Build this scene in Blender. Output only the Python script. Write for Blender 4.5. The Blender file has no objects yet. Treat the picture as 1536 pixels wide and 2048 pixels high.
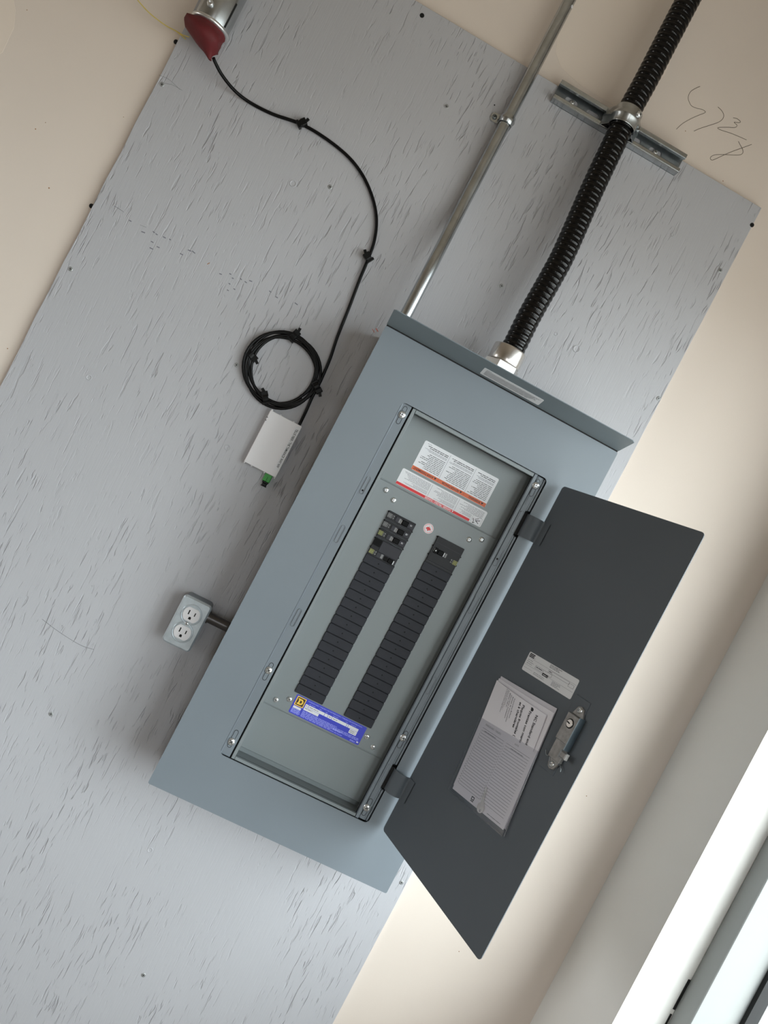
import bpy, math, random
from mathutils import Vector as V
from mathutils.geometry import tessellate_polygon
random.seed(7)
SC = bpy.context.scene
COL = SC.collection

# ------------------------------------------------------------------ camera
SH = V((0, -.159, 1.37))                      # panel centre on the trim face, wall plaster at Y = 0
CAM = V((-0.24721, -1.46177, 0.19000)) + SH
RIGHT = V((0.88226642, -0.08628418, 0.46277533))
DOWN = V((0.45927936, -0.05792381, -0.88640132))
FWD = V((0.10328812, 0.99458528, -0.01147569))
FPX = 1555.769
cd = bpy.data.cameras.new('camera'); cam = bpy.data.objects.new('camera', cd); COL.objects.link(cam)
cd.sensor_fit = 'VERTICAL'; cd.sensor_height = 36.0; cd.lens = FPX / 2048 * 36.0
cd.clip_start = .05; cd.clip_end = 100
from mathutils import Matrix
cam.matrix_world = Matrix(((RIGHT.x, -DOWN.x, -FWD.x, CAM.x), (RIGHT.y, -DOWN.y, -FWD.y, CAM.y),
                           (RIGHT.z, -DOWN.z, -FWD.z, CAM.z), (0, 0, 0, 1)))
SC.camera = cam

# ------------------------------------------------------------------ sky and exposure
world = bpy.data.worlds.new('overcast_sky'); SC.world = world; world.use_nodes = True
nt = world.node_tree; nt.nodes.clear()
o_ = nt.nodes.new('ShaderNodeOutputWorld'); bg = nt.nodes.new('ShaderNodeBackground')
tc = nt.nodes.new('ShaderNodeTexCoord'); sx = nt.nodes.new('ShaderNodeSeparateXYZ'); rp = nt.nodes.new('ShaderNodeValToRGB')
nt.links.new(tc.outputs['Generated'], sx.inputs[0])
mr = nt.nodes.new('ShaderNodeMapRange'); mr.inputs[1].default_value = -1; mr.inputs[2].default_value = 1
nt.links.new(sx.outputs['Z'], mr.inputs[0]); nt.links.new(mr.outputs[0], rp.inputs[0])
rp.color_ramp.elements[0].position = .47; rp.color_ramp.elements[0].color = (.30, .295, .285, 1)
rp.color_ramp.elements[1].position = .53; rp.color_ramp.elements[1].color = (.90, .955, 1.0, 1)
nt.links.new(rp.outputs[0], bg.inputs['Color']); bg.inputs['Strength'].default_value = 11.2
nt.links.new(bg.outputs[0], o_.inputs['Surface'])
SC.view_settings.view_transform = 'Standard'; SC.view_settings.look = 'None'
SC.view_settings.gamma = 1; SC.view_settings.use_curve_mapping = False
SC.view_settings.exposure = 0.26
SC.cycles.use_denoising = True
SC.cycles.max_bounces = 10; SC.cycles.diffuse_bounces = 6

def portal(name, loc, rot, sx_, sy_):         # sampling guides in the wall openings, they give no light of their own
    l = bpy.data.lights.new(name, 'AREA'); l.shape = 'RECTANGLE'; l.size = sx_; l.size_y = sy_
    l.cycles.is_portal = True
    o = bpy.data.objects.new(name, l); COL.objects.link(o); o.location = loc; o.rotation_euler = rot
XW = .737                                     # inner face of the right wall
WIN_Z0, WIN_Z1, WIN_Y0, WIN_Y1 = .80, 2.36, -.241, -3.6
portal('window_portal', (1.02, (WIN_Y0 + WIN_Y1) / 2, (WIN_Z0 + WIN_Z1) / 2), (0, math.pi / 2, 0), WIN_Z1 - WIN_Z0, WIN_Y0 - WIN_Y1)
FX0, FX1, FZ0, FZ1, FY = -.2, .5, .6, 2.2, -5.6  # opening added in the unseen front wall for fill light
portal('front_fill_portal', ((FX0 + FX1) / 2, FY - .12, (FZ0 + FZ1) / 2), (math.pi / 2, 0, 0), FX1 - FX0, FZ1 - FZ0)

LY0, LY1, LZ0, LZ1 = -.5, -1.4, .9, 2.0          # opening added in the unseen left wall to brighten the door's inner face
portal('left_fill_portal', (-4.26, (LY0 + LY1) / 2, (LZ0 + LZ1) / 2), (0, -math.pi / 2, 0), LZ1 - LZ0, LY0 - LY1)

# ------------------------------------------------------------------ helpers
def lin(c):
    return tuple((x / 255 / 12.92 if x / 255 <= .04045 else ((x / 255 + .055) / 1.055) ** 2.4) for x in c)
MATS = {}
def mat(name, rgb, rough=.5, metal=0., spec=.5, var=0., vscale=20., bump=0., bscale=60., bdist=.001, coat=0., stretch=None):
    m = bpy.data.materials.new(name); m.use_nodes = True; n = m.node_tree; p = n.nodes['Principled BSDF']
    c = lin(rgb); p.inputs['Base Color'].default_value = (*c, 1)
    p.inputs['Roughness'].default_value = rough; p.inputs['Metallic'].default_value = metal
    p.inputs['Specular IOR Level'].default_value = spec; p.inputs['Coat Weight'].default_value = coat
    t = n.nodes.new('ShaderNodeTexCoord'); mp = n.nodes.new('ShaderNodeMapping')
    n.links.new(t.outputs['Object'], mp.inputs['Vector'])
    if stretch: mp.inputs['Scale'].default_value = stretch
    if var:
        no = n.nodes.new('ShaderNodeTexNoise'); no.inputs['Scale'].default_value = vscale; no.inputs['Detail'].default_value = 5
        n.links.new(mp.outputs[0], no.inputs['Vector'])
        r = n.nodes.new('ShaderNodeValToRGB'); r.color_ramp.elements[0].position = .3; r.color_ramp.elements[1].position = .7
        r.color_ramp.elements[0].color = (*[max(0, x * (1 - var)) for x in c], 1); r.color_ramp.elements[1].color = (*[min(1, x * (1 + var)) for x in c], 1)
        n.links.new(no.outputs['Fac'], r.inputs[0]); n.links.new(r.outputs[0], p.inputs['Base Color'])
    if bump:
        no = n.nodes.new('ShaderNodeTexNoise'); no.inputs['Scale'].default_value = bscale; no.inputs['Detail'].default_value = 4
        n.links.new(mp.outputs[0], no.inputs['Vector'])
        b = n.nodes.new('ShaderNodeBump'); b.inputs['Strength'].default_value = bump; b.inputs['Distance'].default_value = bdist
        n.links.new(no.outputs['Fac'], b.inputs['Height']); n.links.new(b.outputs[0], p.inputs['Normal'])
    MATS[name] = m; return m
mat('panel_grey', (114, 122, 129), .40, 0, .45, .03, 6, .04, 500, .0004)
mat('hood_grey', (114, 124, 130), .45, 0, .45, .05, 9)
mat('cover_grey', (124, 131, 133), .38, 0, .5, .04, 5)
mat('door_grey', (86, 92, 98), .5, 0, .35, .03, 6)
mat('dark_gap', (8, 9, 10), .8)
mat('plaster', (219, 207, 196), .75, 0, .25, .025, 2.2, .12, 260, .0006)
mat('patch', (225, 212, 199), .7, 0, .25)
mat('white_plaster', (231, 229, 225), .7, 0, .25, .01, 3, .06, 200, .0005)
mat('floor_concrete', (128, 120, 110), .6, 0, .3, .1, 3)
mat('ceiling_white', (186, 175, 160), .8)
mat('room_wall', (176, 165, 150), .8)
mat('aluminium', (146, 148, 147), .5, .1, .5)
mat('gasket', (18, 19, 21), .7)
mat('galvanised', (186, 190, 192), .26, 1., .5, .10, 45, .05, 120, .0005)
mat('galvanised_dull', (138, 144, 147), .38, 1., .5, .14, 60, .06, 150, .0005)
mat('zinc_blue', (150, 166, 176), .3, 1., .5, .15, 30)
mat('die_cast', (140, 137, 134), .5, .75, .5, .18, 120, .12, 300, .0005)
mat('bright_zinc', (222, 224, 225), .28, .9)
mat('board_screw', (168, 170, 170), .4, .5)
mat('machined', (214, 210, 206), .27, 1., .5, .06, 40)
mat('black_rubber', (5, 5, 6), .4, 0, .22)
mat('black_flex', (4, 4, 5), .16, 0, .34)
mat('black_plastic', (9, 9, 10), .45, 0, .25)
mat('breaker_black', (28, 28, 31), .45, 0, .25, .06, 60)
mat('filler_black', (46, 47, 53), .55, 0, .22, .06, 80, .08, 400, .0004)
mat('toggle_black', (4, 4, 4), .5, 0, .12)
mat('breaker_grey', (56, 56, 61), .5, 0, .2)
mat('mark_grey', (128, 128, 128), .6)
mat('mark_yellow', (150, 152, 92), .6)
mat('white_plastic', (226, 224, 226), .4, 0, .4)
mat('ivory', (222, 220, 222), .35, 0, .4)
mat('cover_zinc', (186, 195, 201), .33, .55, .5, .12, 60)
mat('paper', (226, 224, 230), .7, 0, .2)
mat('paper2', (205, 203, 210), .7, 0, .2)
mat('sticker', (222, 223, 226), .45, 0, .4)
mat('ink', (36, 36, 40), .7)
mat('ink_grey', (112, 112, 120), .7)
mat('orange', (205, 98, 58), .5)
mat('red', (206, 36, 42), .5)
mat('pink', (228, 150, 155), .5)
mat('blue', (50, 60, 190), .42)
mat('pale_blue', (150, 158, 235), .5)
mat('yellow', (240, 200, 70), .5)
mat('brown', (60, 36, 10), .5)
mat('green', (52, 150, 58), .45)
mat('dark_steel', (92, 90, 90), .36, 1.)
mat('putty', (98, 33, 36), .62, 0, .3, .14, 40, .3, 60, .002)
mat('string', (205, 184, 96), .7)
mat('pencil', (88, 78, 64), .8)
mat('pencil_light', (120, 120, 122), .8)
mat('stain', (152, 110, 70), .8)
mat('orange_chalk', (190, 105, 92), .8)
mat('dark_hole', (10, 10, 10), .9)
# raised-grain plywood painted grey
m = mat('painted_plywood', (176, 176, 180), .52, 0, .4); n = m.node_tree; p = n.nodes['Principled BSDF']
t = n.nodes.new('ShaderNodeTexCoord')
def noise(scale, stretch, detail=2., rough=.5, dist=0.):
    mp = n.nodes.new('ShaderNodeMapping'); mp.inputs['Scale'].default_value = stretch
    n.links.new(t.outputs['Object'], mp.inputs[0])
    q = n.nodes.new('ShaderNodeTexNoise'); q.inputs['Scale'].default_value = scale; q.inputs['Detail'].default_value = detail
    q.inputs['Roughness'].default_value = rough; q.inputs['Distortion'].default_value = dist
    n.links.new(mp.outputs[0], q.inputs['Vector']); return q.outputs['Fac']
def ramp(fac, a, b):
    r = n.nodes.new('ShaderNodeMapRange'); r.inputs[1].default_value = a; r.inputs[2].default_value = b
    n.links.new(fac, r.inputs[0]); return r.outputs[0]
def math_(op, a, b):
    k = n.nodes.new('ShaderNodeMath'); k.operation = op
    for i, q in enumerate((a, b)):
        if isinstance(q, (int, float)): k.inputs[i].default_value = q
        else: n.links.new(q, k.inputs[i])
    return k.outputs[0]
crack = ramp(noise(165, (1, 1, .12), 2.2, .55, .6), .585, .68)
zone = ramp(noise(7, (1, 1, .35), 2), .36, .60)
fine = noise(420, (1, 1, .05), 2)
ht = math_('ADD', math_('MULTIPLY', math_('MULTIPLY', crack, zone), -1.0), math_('MULTIPLY', fine, .22))
broad = noise(9, (1, 1, .5), 2)
ht = math_('ADD', ht, math_('MULTIPLY', broad, .5))
bm_ = n.nodes.new('ShaderNodeBump'); bm_.inputs['Strength'].default_value = .95; bm_.inputs['Distance'].default_value = .0016
n.links.new(ht, bm_.inputs['Height']); n.links.new(bm_.outputs[0], p.inputs['Normal'])
mx = n.nodes.new('ShaderNodeMix'); mx.data_type = 'RGBA'
mx.inputs[6].default_value = (*lin((178, 178, 182)), 1); mx.inputs[7].default_value = (*lin((167, 167, 171)), 1)
n.links.new(math_('MULTIPLY', crack, zone), mx.inputs[0]); n.links.new(mx.outputs[2], p.inputs['Base Color'])
# thin clear sheets: window glass, door pocket
def clear(name, fac, rgb, rough):
    m = bpy.data.materials.new(name); m.use_nodes = True; k = m.node_tree; k.nodes.clear()
    o = k.nodes.new('ShaderNodeOutputMaterial'); mi = k.nodes.new('ShaderNodeMixShader'); a = k.nodes.new('ShaderNodeBsdfTransparent'); g = k.nodes.new('ShaderNodeBsdfGlossy')
    a.inputs[0].default_value = (*rgb, 1); g.inputs['Roughness'].default_value = rough; mi.inputs[0].default_value = fac
    k.links.new(a.outputs[0], mi.inputs[1]); k.links.new(g.outputs[0], mi.inputs[2]); k.links.new(mi.outputs[0], o.inputs[0]); MATS[name] = m
clear('glass', .07, (.94, .96, .95), .02)
clear('clear_plastic', .06, (.93, .93, .94), .12)

X, Y, Z = V((1, 0, 0)), V((0, 1, 0)), V((0, 0, 1))
class Fr:                                     # local frame: a*ex + b*ey + c*ez
    def __init__(s, o, ex=X, ey=Z): s.o = V(o); s.ex = V(ex).normalized(); s.ey = V(ey).normalized(); s.ez = s.ex.cross(s.ey)
    def __call__(s, a, b, c=0.): return s.o + s.ex * a + s.ey * b + s.ez * c
    def at(s, a, b, c=0., ex=None, ey=None): return Fr(s(a, b, c), s.ex if ex is None else ex, s.ey if ey is None else ey)
    def rot(s, deg):
        q = math.radians(deg); return Fr(s.o, s.ex * math.cos(q) + s.ey * math.sin(q), s.ey * math.cos(q) - s.ex * math.sin(q))
def rrect(w, h, r, seg=4, cx=0, cy=0):
    if r <= 0: return [(cx - w / 2, cy - h / 2), (cx + w / 2, cy - h / 2), (cx + w / 2, cy + h / 2), (cx - w / 2, cy + h / 2)]
    P = []
    for sx_, sy_, a0 in ((1, 1, 0), (-1, 1, 90), (-1, -1, 180), (1, -1, 270)):
        for i in range(seg + 1):
            a = math.radians(a0 + 90 * i / seg); P.append((cx + sx_ * (w / 2 - r) + r * math.cos(a), cy + sy_ * (h / 2 - r) + r * math.sin(a)))
    return P
def circle(r, seg=20, cx=0, cy=0): return [(cx + r * math.cos(2 * math.pi * i / seg), cy + r * math.sin(2 * math.pi * i / seg)) for i in range(seg)]
def stadium(w, h, seg=6): return rrect(w, h, min(w, h) / 2 - 1e-6, seg)
TXT = {}
def text_geo(s, bold=False):
    k = (s, bold)
    if k not in TXT:
        c = bpy.data.curves.new('t', 'FONT'); c.body = s; c.size = 1; c.resolution_u = 2; c.offset = .018 if bold else 0.
        o = bpy.data.objects.new('t', c); COL.objects.link(o)
        dg = bpy.context.evaluated_depsgraph_get(); me = bpy.data.meshes.new_from_object(o.evaluated_get(dg))
        vs = [(q.co.x, q.co.y) for q in me.vertices]; fs = [tuple(f.vertices) for f in me.polygons]
        bpy.data.objects.remove(o); bpy.data.curves.remove(c); bpy.data.meshes.remove(me)
        TXT[k] = (vs, fs)
    return TXT[k]
class MB:
    def __init__(s): s.v = []; s.f = []; s.m = []; s.s = []; s.mats = []
    def mi(s, name):
        if name not in s.mats: s.mats.append(name)
        return s.mats.index(name)
    def add(s, vs, fs, mt, smooth=False):
        b = len(s.v); s.v += [V(q) for q in vs]; k = s.mi(mt)
        for f in fs: s.f.append([b + i for i in f]); s.m.append(k); s.s.append(smooth)
        return s
    def loft(s, rings, mt, smooth=True, closed=True, cap0=True, cap1=True):
        n_ = len(rings[0]); vs = [q for r in rings for q in r]; fs = []
        for i in range(len(rings) - 1):
            for j in range(n_ if closed else n_ - 1):
                a, b = i * n_ + j, i * n_ + (j + 1) % n_; fs.append((a, b, b + n_, a + n_))
        s.add(vs, fs, mt, smooth)
        if cap0: s.add(rings[0], [tuple(reversed(range(n_)))], mt)
        if cap1: s.add(rings[-1], [tuple(range(n_))], mt)
        return s
    def prism(s, fr, poly, c0, c1, mt, ch=0., smooth=False):   # poly extruded along ez from c0 to c1, chamfered at c1
        n_ = len(poly); A = sum(poly[i][0] * poly[(i + 1) % n_][1] - poly[(i + 1) % n_][0] * poly[i][1] for i in range(n_))
        if A < 0: poly = poly[::-1]
        rings = [[fr(a, b, c0) for a, b in poly]]
        if ch:
            rings.append([fr(a, b, c1 - ch) for a, b in poly])
            cx = sum(q[0] for q in poly) / n_; cy = sum(q[1] for q in poly) / n_; ins = []
            for i in range(n_):
                p0, p1, p2 = V(poly[i - 1]), V(poly[i]), V(poly[(i + 1) % n_])
                d1 = (p1 - p0).normalized() if (p1 - p0).length > 1e-9 else V((0, 0)); d2 = (p2 - p1).normalized() if (p2 - p1).length > 1e-9 else d1
                nn = V((-d1.y - d2.y, d1.x + d2.x)); nn = nn.normalized() if nn.length > 1e-9 else V((-d1.y, d1.x))
                k = max(.35, nn.dot(V((-d1.y, d1.x)))); ins.append(p1 + nn * ch / k)
            rings.append([fr(q.x, q.y, c1) for q in ins])
        else: rings.append([fr(a, b, c1) for a, b in poly])
        return s.loft(rings, mt, smooth)
    def box(s, fr, a0, a1, b0, b1, c0, c1, mt, ch=0.): return s.prism(fr, [(a0, b0), (a1, b0), (a1, b1), (a0, b1)], c0, c1, mt, ch)
    def rect(s, fr, a0, a1, b0, b1, c, mt): return s.add([fr(a0, b0, c), fr(a1, b0, c), fr(a1, b1, c), fr(a0, b1, c)], [(0, 1, 2, 3)], mt)
    def poly(s, fr, P, c, mt):
        t_ = tessellate_polygon([[V((a, b, 0)) for a, b in P]]); return s.add([fr(a, b, c) for a, b in P], t_, mt)
    def holed(s, fr, outer, holes, c0, c1, mt):               # plate with openings
        loops = [outer] + holes; flat = [q for l in loops for q in l]
        t_ = tessellate_polygon([[V((a, b, 0)) for a, b in l] for l in loops])
        s.add([fr(a, b, c1) for a, b in flat], [f for f in t_], mt); s.add([fr(a, b, c0) for a, b in flat], [f[::-1] for f in t_], mt)
        for l in loops:
            n_ = len(l); vs = [fr(a, b, c0) for a, b in l] + [fr(a, b, c1) for a, b in l]
            s.add(vs, [(i, (i + 1) % n_, n_ + (i + 1) % n_, n_ + i) for i in range(n_)], mt)
        return s
    def tube(s, path, r, mt, seg=12, cap=True, up=None):
        P = [V(q) for q in path]; rs = r if isinstance(r, (list, tuple)) else [r] * len(P); rings = []; nrm = None
        for i, q in enumerate(P):
            d_ = (P[min(i + 1, len(P) - 1)] - P[max(i - 1, 0)]).normalized()
            if nrm is None: nrm = d_.orthogonal().normalized()
            nrm = (nrm - d_ * nrm.dot(d_)).normalized(); bn = d_.cross(nrm)
            rings.append([q + (nrm * math.cos(2 * math.pi * k / seg) + bn * math.sin(2 * math.pi * k / seg)) * rs[i] for k in range(seg)])
        return s.loft(rings, mt, True, True, cap, cap)
    def lathe(s, fr, prof, mt, seg=20, cap0=True, cap1=True, smooth=True):   # prof: (radius, height along ez)
        return s.loft([[fr(r * math.cos(2 * math.pi * k / seg), r * math.sin(2 * math.pi * k / seg), h) for k in range(seg)] for r, h in prof], mt, smooth, True, cap0, cap1)
    def text(s, fr, str_, x, y, h, mt, width=None, bold=False, align='l', c=0.):
        vs, fs = text_geo(str_, bold); x0 = min(q[0] for q in vs); x1 = max(q[0] for q in vs)
        k = h / .7; kx = k if width is None else width / (x1 - x0)
        off = {'l': 0, 'c': -(x1 - x0) / 2, 'r': -(x1 - x0)}[align]
        return s.add([fr(x + (a - x0 + off) * kx, y + b * k, c) for a, b in vs], fs, mt)
    def greek(s, fr, x0, x1, y0, y1, n_, th, mt, c, fill=1., rag=.25, word=6.):   # small print too fine to read: rows of short dashes
        for i in range(n_):
            y_ = y1 - (y1 - y0) * (i + .5) / n_; x_ = x0; xe = x1 - (x1 - x0) * rag * random.random()
            while x_ < xe:
                w_ = min(th * word * random.uniform(.6, 1.8), xe - x_)
                s.rect(fr, x_, x_ + w_ * .86, y_ - th / 2, y_ + th / 2, c, mt); x_ += w_
        return s
    def sheet(s, pts, thick_vec_fn, mt, smooth=True):          # grid of points, given a thickness
        nr, nc = len(pts), len(pts[0]); fs = []; vs = [q for r in pts for q in r]; w = [q + thick_vec_fn for q in vs]; N = len(vs)
        for i in range(nr - 1):
            for j in range(nc - 1):
                a = i * nc + j; fs.append((a, a + 1, a + nc + 1, a + nc))
        s.add(w, fs, mt, smooth); s.add(vs, [f[::-1] for f in fs], mt, smooth)
        rim = [(0, j) for j in range(nc)] + [(i, nc - 1) for i in range(1, nr)] + [(nr - 1, j) for j in range(nc - 2, -1, -1)] + [(i, 0) for i in range(nr - 2, 0, -1)]
        ids = [i * nc + j for i, j in rim]; k = len(ids)
        s.add([vs[i] for i in ids] + [w[i] for i in ids], [(i, k + i, k + (i + 1) % k, (i + 1) % k) for i in range(k)], mt)
        return s
    def build(s, name, parent=None, origin=None):
        o0 = ORG.get(parent.name, V((0, 0, 0))) if parent else V(origin or (0, 0, 0))
        me = bpy.data.meshes.new(name); me.from_pydata([tuple(q - o0) for q in s.v], [], s.f)
        for k in s.mats: me.materials.append(MATS[k])
        me.polygons.foreach_set('material_index', s.m); me.polygons.foreach_set('use_smooth', s.s); me.update()
        o = bpy.data.objects.new(name, me); COL.objects.link(o)
        if parent: o.parent = parent; ORG[o.name] = o0
        else: o.location = o0; ORG[o.name] = o0
        return o
ORG = {}
def tag(o, label, cat, group=None):
    o['label'] = label; o['category'] = cat
    if group: o['group'] = group
    return o
def thing(name, loc, label, cat, group=None):
    o = bpy.data.objects.new(name, None); COL.objects.link(o); o.location = loc; o.empty_display_size = .05; ORG[o.name] = V(loc)
    return tag(o, label, cat, group)
def struct(o): o['kind'] = 'structure'; return o
def at(px, py, yl):                           # the point seen at a pixel, on the plane yl behind the trim face
    r = RIGHT * ((px - 768) / FPX) + DOWN * ((py - 1024) / FPX) + FWD
    return CAM + r * ((yl + SH.y - CAM.y) / r.y)
def P(x, y, z): return V((x, y, z)) + SH       # panel coordinates: trim face y = 0, y grows towards the wall
def Wf(p): return Fr(p, X, Z)                  # upright frame facing the room
def smoothpath(pts, n_=8):                     # Catmull-Rom through points
    P_ = [V(q) for q in pts]; P_ = [P_[0] * 2 - P_[1]] + P_ + [P_[-1] * 2 - P_[-2]]; out = []
    for i in range(1, len(P_) - 2):
        a, b, c, d_ = P_[i - 1:i + 3]
        for k in range(n_):
            t_ = k / n_; out.append(.5 * ((2 * b) + (c - a) * t_ + (2 * a - 5 * b + 4 * c - d_) * t_ ** 2 + (3 * b - a - 3 * c + d_) * t_ ** 3))
    return out + [P_[-2]]
def screw(mb, fr, r, h, mt='bright_zinc', turn=20, slot='dark_gap'):
    mb.lathe(fr, [(r, 0), (r, h * .25), (r * .93, h * .55), (r * .72, h * .85), (r * .4, h)], mt, 16, False, True)
    q = fr.rot(turn)
    for k in (0, 90):
        w = q.rot(k); mb.box(w, -r * .52, r * .52, -r * .09, r * .09, h * .7, h * 1.03, slot)

# ------------------------------------------------------------------ the room
BW = -.0127 - 0.0003                           # board face (world Y)
YB = .146                                      # the same in panel coordinates
b = MB(); b.box(Fr((0, 0, 0)), -4.2, 1.05, 0, 3.3, -.15, 0, 'plaster'); wall = struct(b.build('wall_back'))
def zone_right():
    fr = Fr((XW, 0, 0), -Y, Z)                 # a = distance from the back wall, c = into the room (-X)
    for nm, a0, a1, z0, z1 in (('wall_right', 0, -WIN_Y0, 0, 3.3),):
        b = MB(); b.prism(fr, [(0, 0), (-WIN_Y0, 0), (-WIN_Y0, 3.3), (0, 3.3)], -.3, 0, 'white_plaster')
        b.box(fr, -WIN_Y0, -WIN_Y1, 0, WIN_Z0, -.3, 0, 'white_plaster'); b.box(fr, -WIN_Y0, -WIN_Y1, WIN_Z1, 3.3, -.3, 0, 'white_plaster')
        b.box(fr, -WIN_Y1, 5.7, 0, 3.3, -.3, 0, 'white_plaster'); struct(b.build(nm))
zone_right()
b = MB(); b.box(Fr((0, 0, 0), X, Y), -4.2, 1.1, -5.8, .1, -.1, 0, 'floor_concrete'); struct(b.build('floor'))
b = MB(); b.box(Fr((0, 0, 3.3), X, Y), -4.2, 1.1, -5.8, .1, 0, .1, 'ceiling_white'); struct(b.build('ceiling'))
b = MB(); b.holed(Fr((-4.2, 0, 0), -Y, Z), [(0, 0), (5.8, 0), (5.8, 3.3), (0, 3.3)], [[(-LY0, LZ0), (-LY1, LZ0), (-LY1, LZ1), (-LY0, LZ1)]], 0, .05, 'room_wall'); struct(b.build('wall_left'))
b = MB(); fr = Fr((0, FY, 0), X, Z)
b.holed(fr, [(-4.2, 0), (1.1, 0), (1.1, 3.3), (-4.2, 3.3)], [[(FX0, FZ0), (FX1, FZ0), (FX1, FZ1), (FX0, FZ1)]], 0, .2, 'room_wall'); struct(b.build('wall_front'))
# shopfront glazing in the right wall
w1 = bpy.data.objects.new('window_1', None); COL.objects.link(w1); ORG[w1.name] = V((0, 0, 0)); struct(w1)
XF0, XF1 = .837, .948
def member(name, y0, y1, z0, z1):
    b = MB(); f = Fr((XF0, 0, 0), -Y, Z); b.box(f, -y0, -y1, z0, z1, -(XF1 - XF0) - .06, 0, 'aluminium', .0015); return b.build(name, w1)
member('jamb', WIN_Y0 + .0, WIN_Y0 - .051, WIN_Z0, WIN_Z1)
member('mullion', -1.88, -1.931, WIN_Z0 + .051, WIN_Z1 - .051)
member('jamb', WIN_Y1 + .051, WIN_Y1, WIN_Z0, WIN_Z1)
member('sill_frame', WIN_Y0 - .051, WIN_Y1 + .051, WIN_Z0, WIN_Z0 + .051)
member('head_frame', WIN_Y0 - .051, WIN_Y1 + .051, WIN_Z1 - .051, WIN_Z1)
for y0, y1 in ((WIN_Y0 - .051, -1.88), (-1.931, WIN_Y1 + .051)):
    b = MB(); f = Fr((XF1 - .012, 0, 0), -Y, Z)
    b.holed(f, [(-y0, WIN_Z0 + .051), (-y1, WIN_Z0 + .051), (-y1, WIN_Z1 - .051), (-y0, WIN_Z1 - .051)],
            [[(-y0 + .011, WIN_Z0 + .062), (-y1 - .011, WIN_Z0 + .062), (-y1 - .011, WIN_Z1 - .062), (-y0 + .011, WIN_Z1 - .062)]], -.012, .012, 'gasket'); b.build('gasket', w1)
    b = MB(); b.box(f, -y0 + .004, -y1 - .004, WIN_Z0 + .055, WIN_Z1 - .055, -.004, .0, 'glass'); b.build('pane', w1)
# open joint between the plaster reveal and the frame
b = MB()
for z0, z1, w in ((.955, 1.02, .004), (.84, .945, .003)):
    b.box(Fr((XF0 - .004, WIN_Y0 - .0004, 0), X, Z), -w * .3, w, z0, z1, 0, .0006, 'dark_hole')
b.build('joint_gap', w1)
# marks on the plaster
def stroke(px, r, yl, mb, mt, k=6): mb.tube(smoothpath([at(x, y, yl) for x, y in px], k), r, mt, 5)
z8 = lambda L: [(1340 + x / 7.837, 150 + y / 7.837) for x, y in L]
b = MB()
for L in ([(470, 180), (400, 210), (320, 265), (285, 350), (300, 420), (340, 485), (420, 522), (500, 540), (555, 575), (530, 600), (440, 635), (330, 685), (200, 760), (100, 850)],
          [(750, 500), (810, 560), (842, 630), (820, 695), (750, 745), (620, 790), (480, 835), (375, 880)],
          [(990, 670), (1050, 685), (1103, 730), (1080, 748), (1005, 740), (1040, 775), (1050, 800), (1010, 825), (900, 820), (755, 826), (790, 860), (950, 912), (1080, 965), (1200, 1018)],
          [(1072, 1040), (1100, 1095), (1135, 1160), (1143, 1215), (1100, 1252), (980, 1255), (850, 1248), (720, 1250), (650, 1275), (632, 1310), (660, 1335), (730, 1310), (860, 1248), (1000, 1190), (1140, 1140), (1280, 1088)]):
    stroke(z8(L), .00055, .159, b, 'pencil')
b.build('pencil_scribble', wall)
def patch(px, name='paint_patch'):
    L = [at(x, y, .159) for x, y in px]; b = MB(); f = Fr((0, 0, 0)); b.prism(f, [(q.x, q.z) for q in L], 0, .0004, 'patch'); return b.build(name, wall)
patch([(1150, -60), (1118, 60), (1111, 105), (1122, 135), (1160, 170), (1260, 230), (1330, 150), (1380, 20), (1390, -60)])
patch([(-40, -30), (20, -40), (31, 20), (28, 55), (5, 105), (-40, 130)])
b = MB()
for x, y, r in ((98, 376, .0016), (71, 258, .0013), (91, 245, .0009), (15, 697, .0012), (247, 234, .0008), (54, 20, .001), (1371, 262, .001), (1446, 362, .0012), (1173, 1592, .0012), (918, 1903, .0012)):
    q = at(x, y, .159); b.lathe(Fr((q.x, 0, q.z)), [(r, 0), (r * .5, .0006)], 'stain', 7)
for x, y in ((352, 84), (183, 412)):
    q = at(x, y, .159); b.lathe(Fr((q.x, 0, q.z)), [(.0048, 0), (.0045, .0012), (.001, .0012)], 'dark_hole', 12)
b.build('wall_speck', wall)

# ------------------------------------------------------------------ plywood backboard
XL, XR, ZT = -.8721, .3336, 1.1125
org = P((XL + XR) / 2, YB, ZT - 2.44)
b = MB(); fb = Fr(P(0, YB, 0))
edge = []
nz = 40
for i in range(nz + 1): edge.append((XR + random.uniform(-.0006, .0004), ZT - 2.44 + 2.44 * i / nz))
for i in range(nz + 1): edge.append((XL + random.uniform(-.0012, .0012), ZT - 2.44 * i / nz))
b.prism(fb, edge, -(.159 - YB) + .0003, 0, 'painted_plywood', .0008)
board = tag(b.build('plywood_backboard', None, org), 'grey painted plywood backboard screwed flat to the plaster behind everything', 'board')
def bscr(px, py, dark=False):
    b = MB(); q = at(px, py, YB); f = Wf(q)
    b.lathe(f, [(.0048, -.0004), (.0046, .0006), (.003, .0008)], 'dark_hole' if dark else 'board_screw', 14, False)
    g = f.rot(random.uniform(0, 90))
    for k in (0, 90): b.box(g.rot(k), -.0026, .0026, -.00045, .00045, .0006, .0010, 'dark_gap')
    return b.build('screw', board)
for x, y, dk in ((141, 538, 0), (473, 730, 0), (844, 31, 1), (324, 169, 0), (660, 374, 0), (1003, 572, 0), (893, 213, 0), (1317, 797, 0), (1504, 450, 1), (803, 1765, 0),
                 (287, 1950, 0), (102, 1428, 0), (1440, 541, 0)): bscr(x, y, dk)
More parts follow.
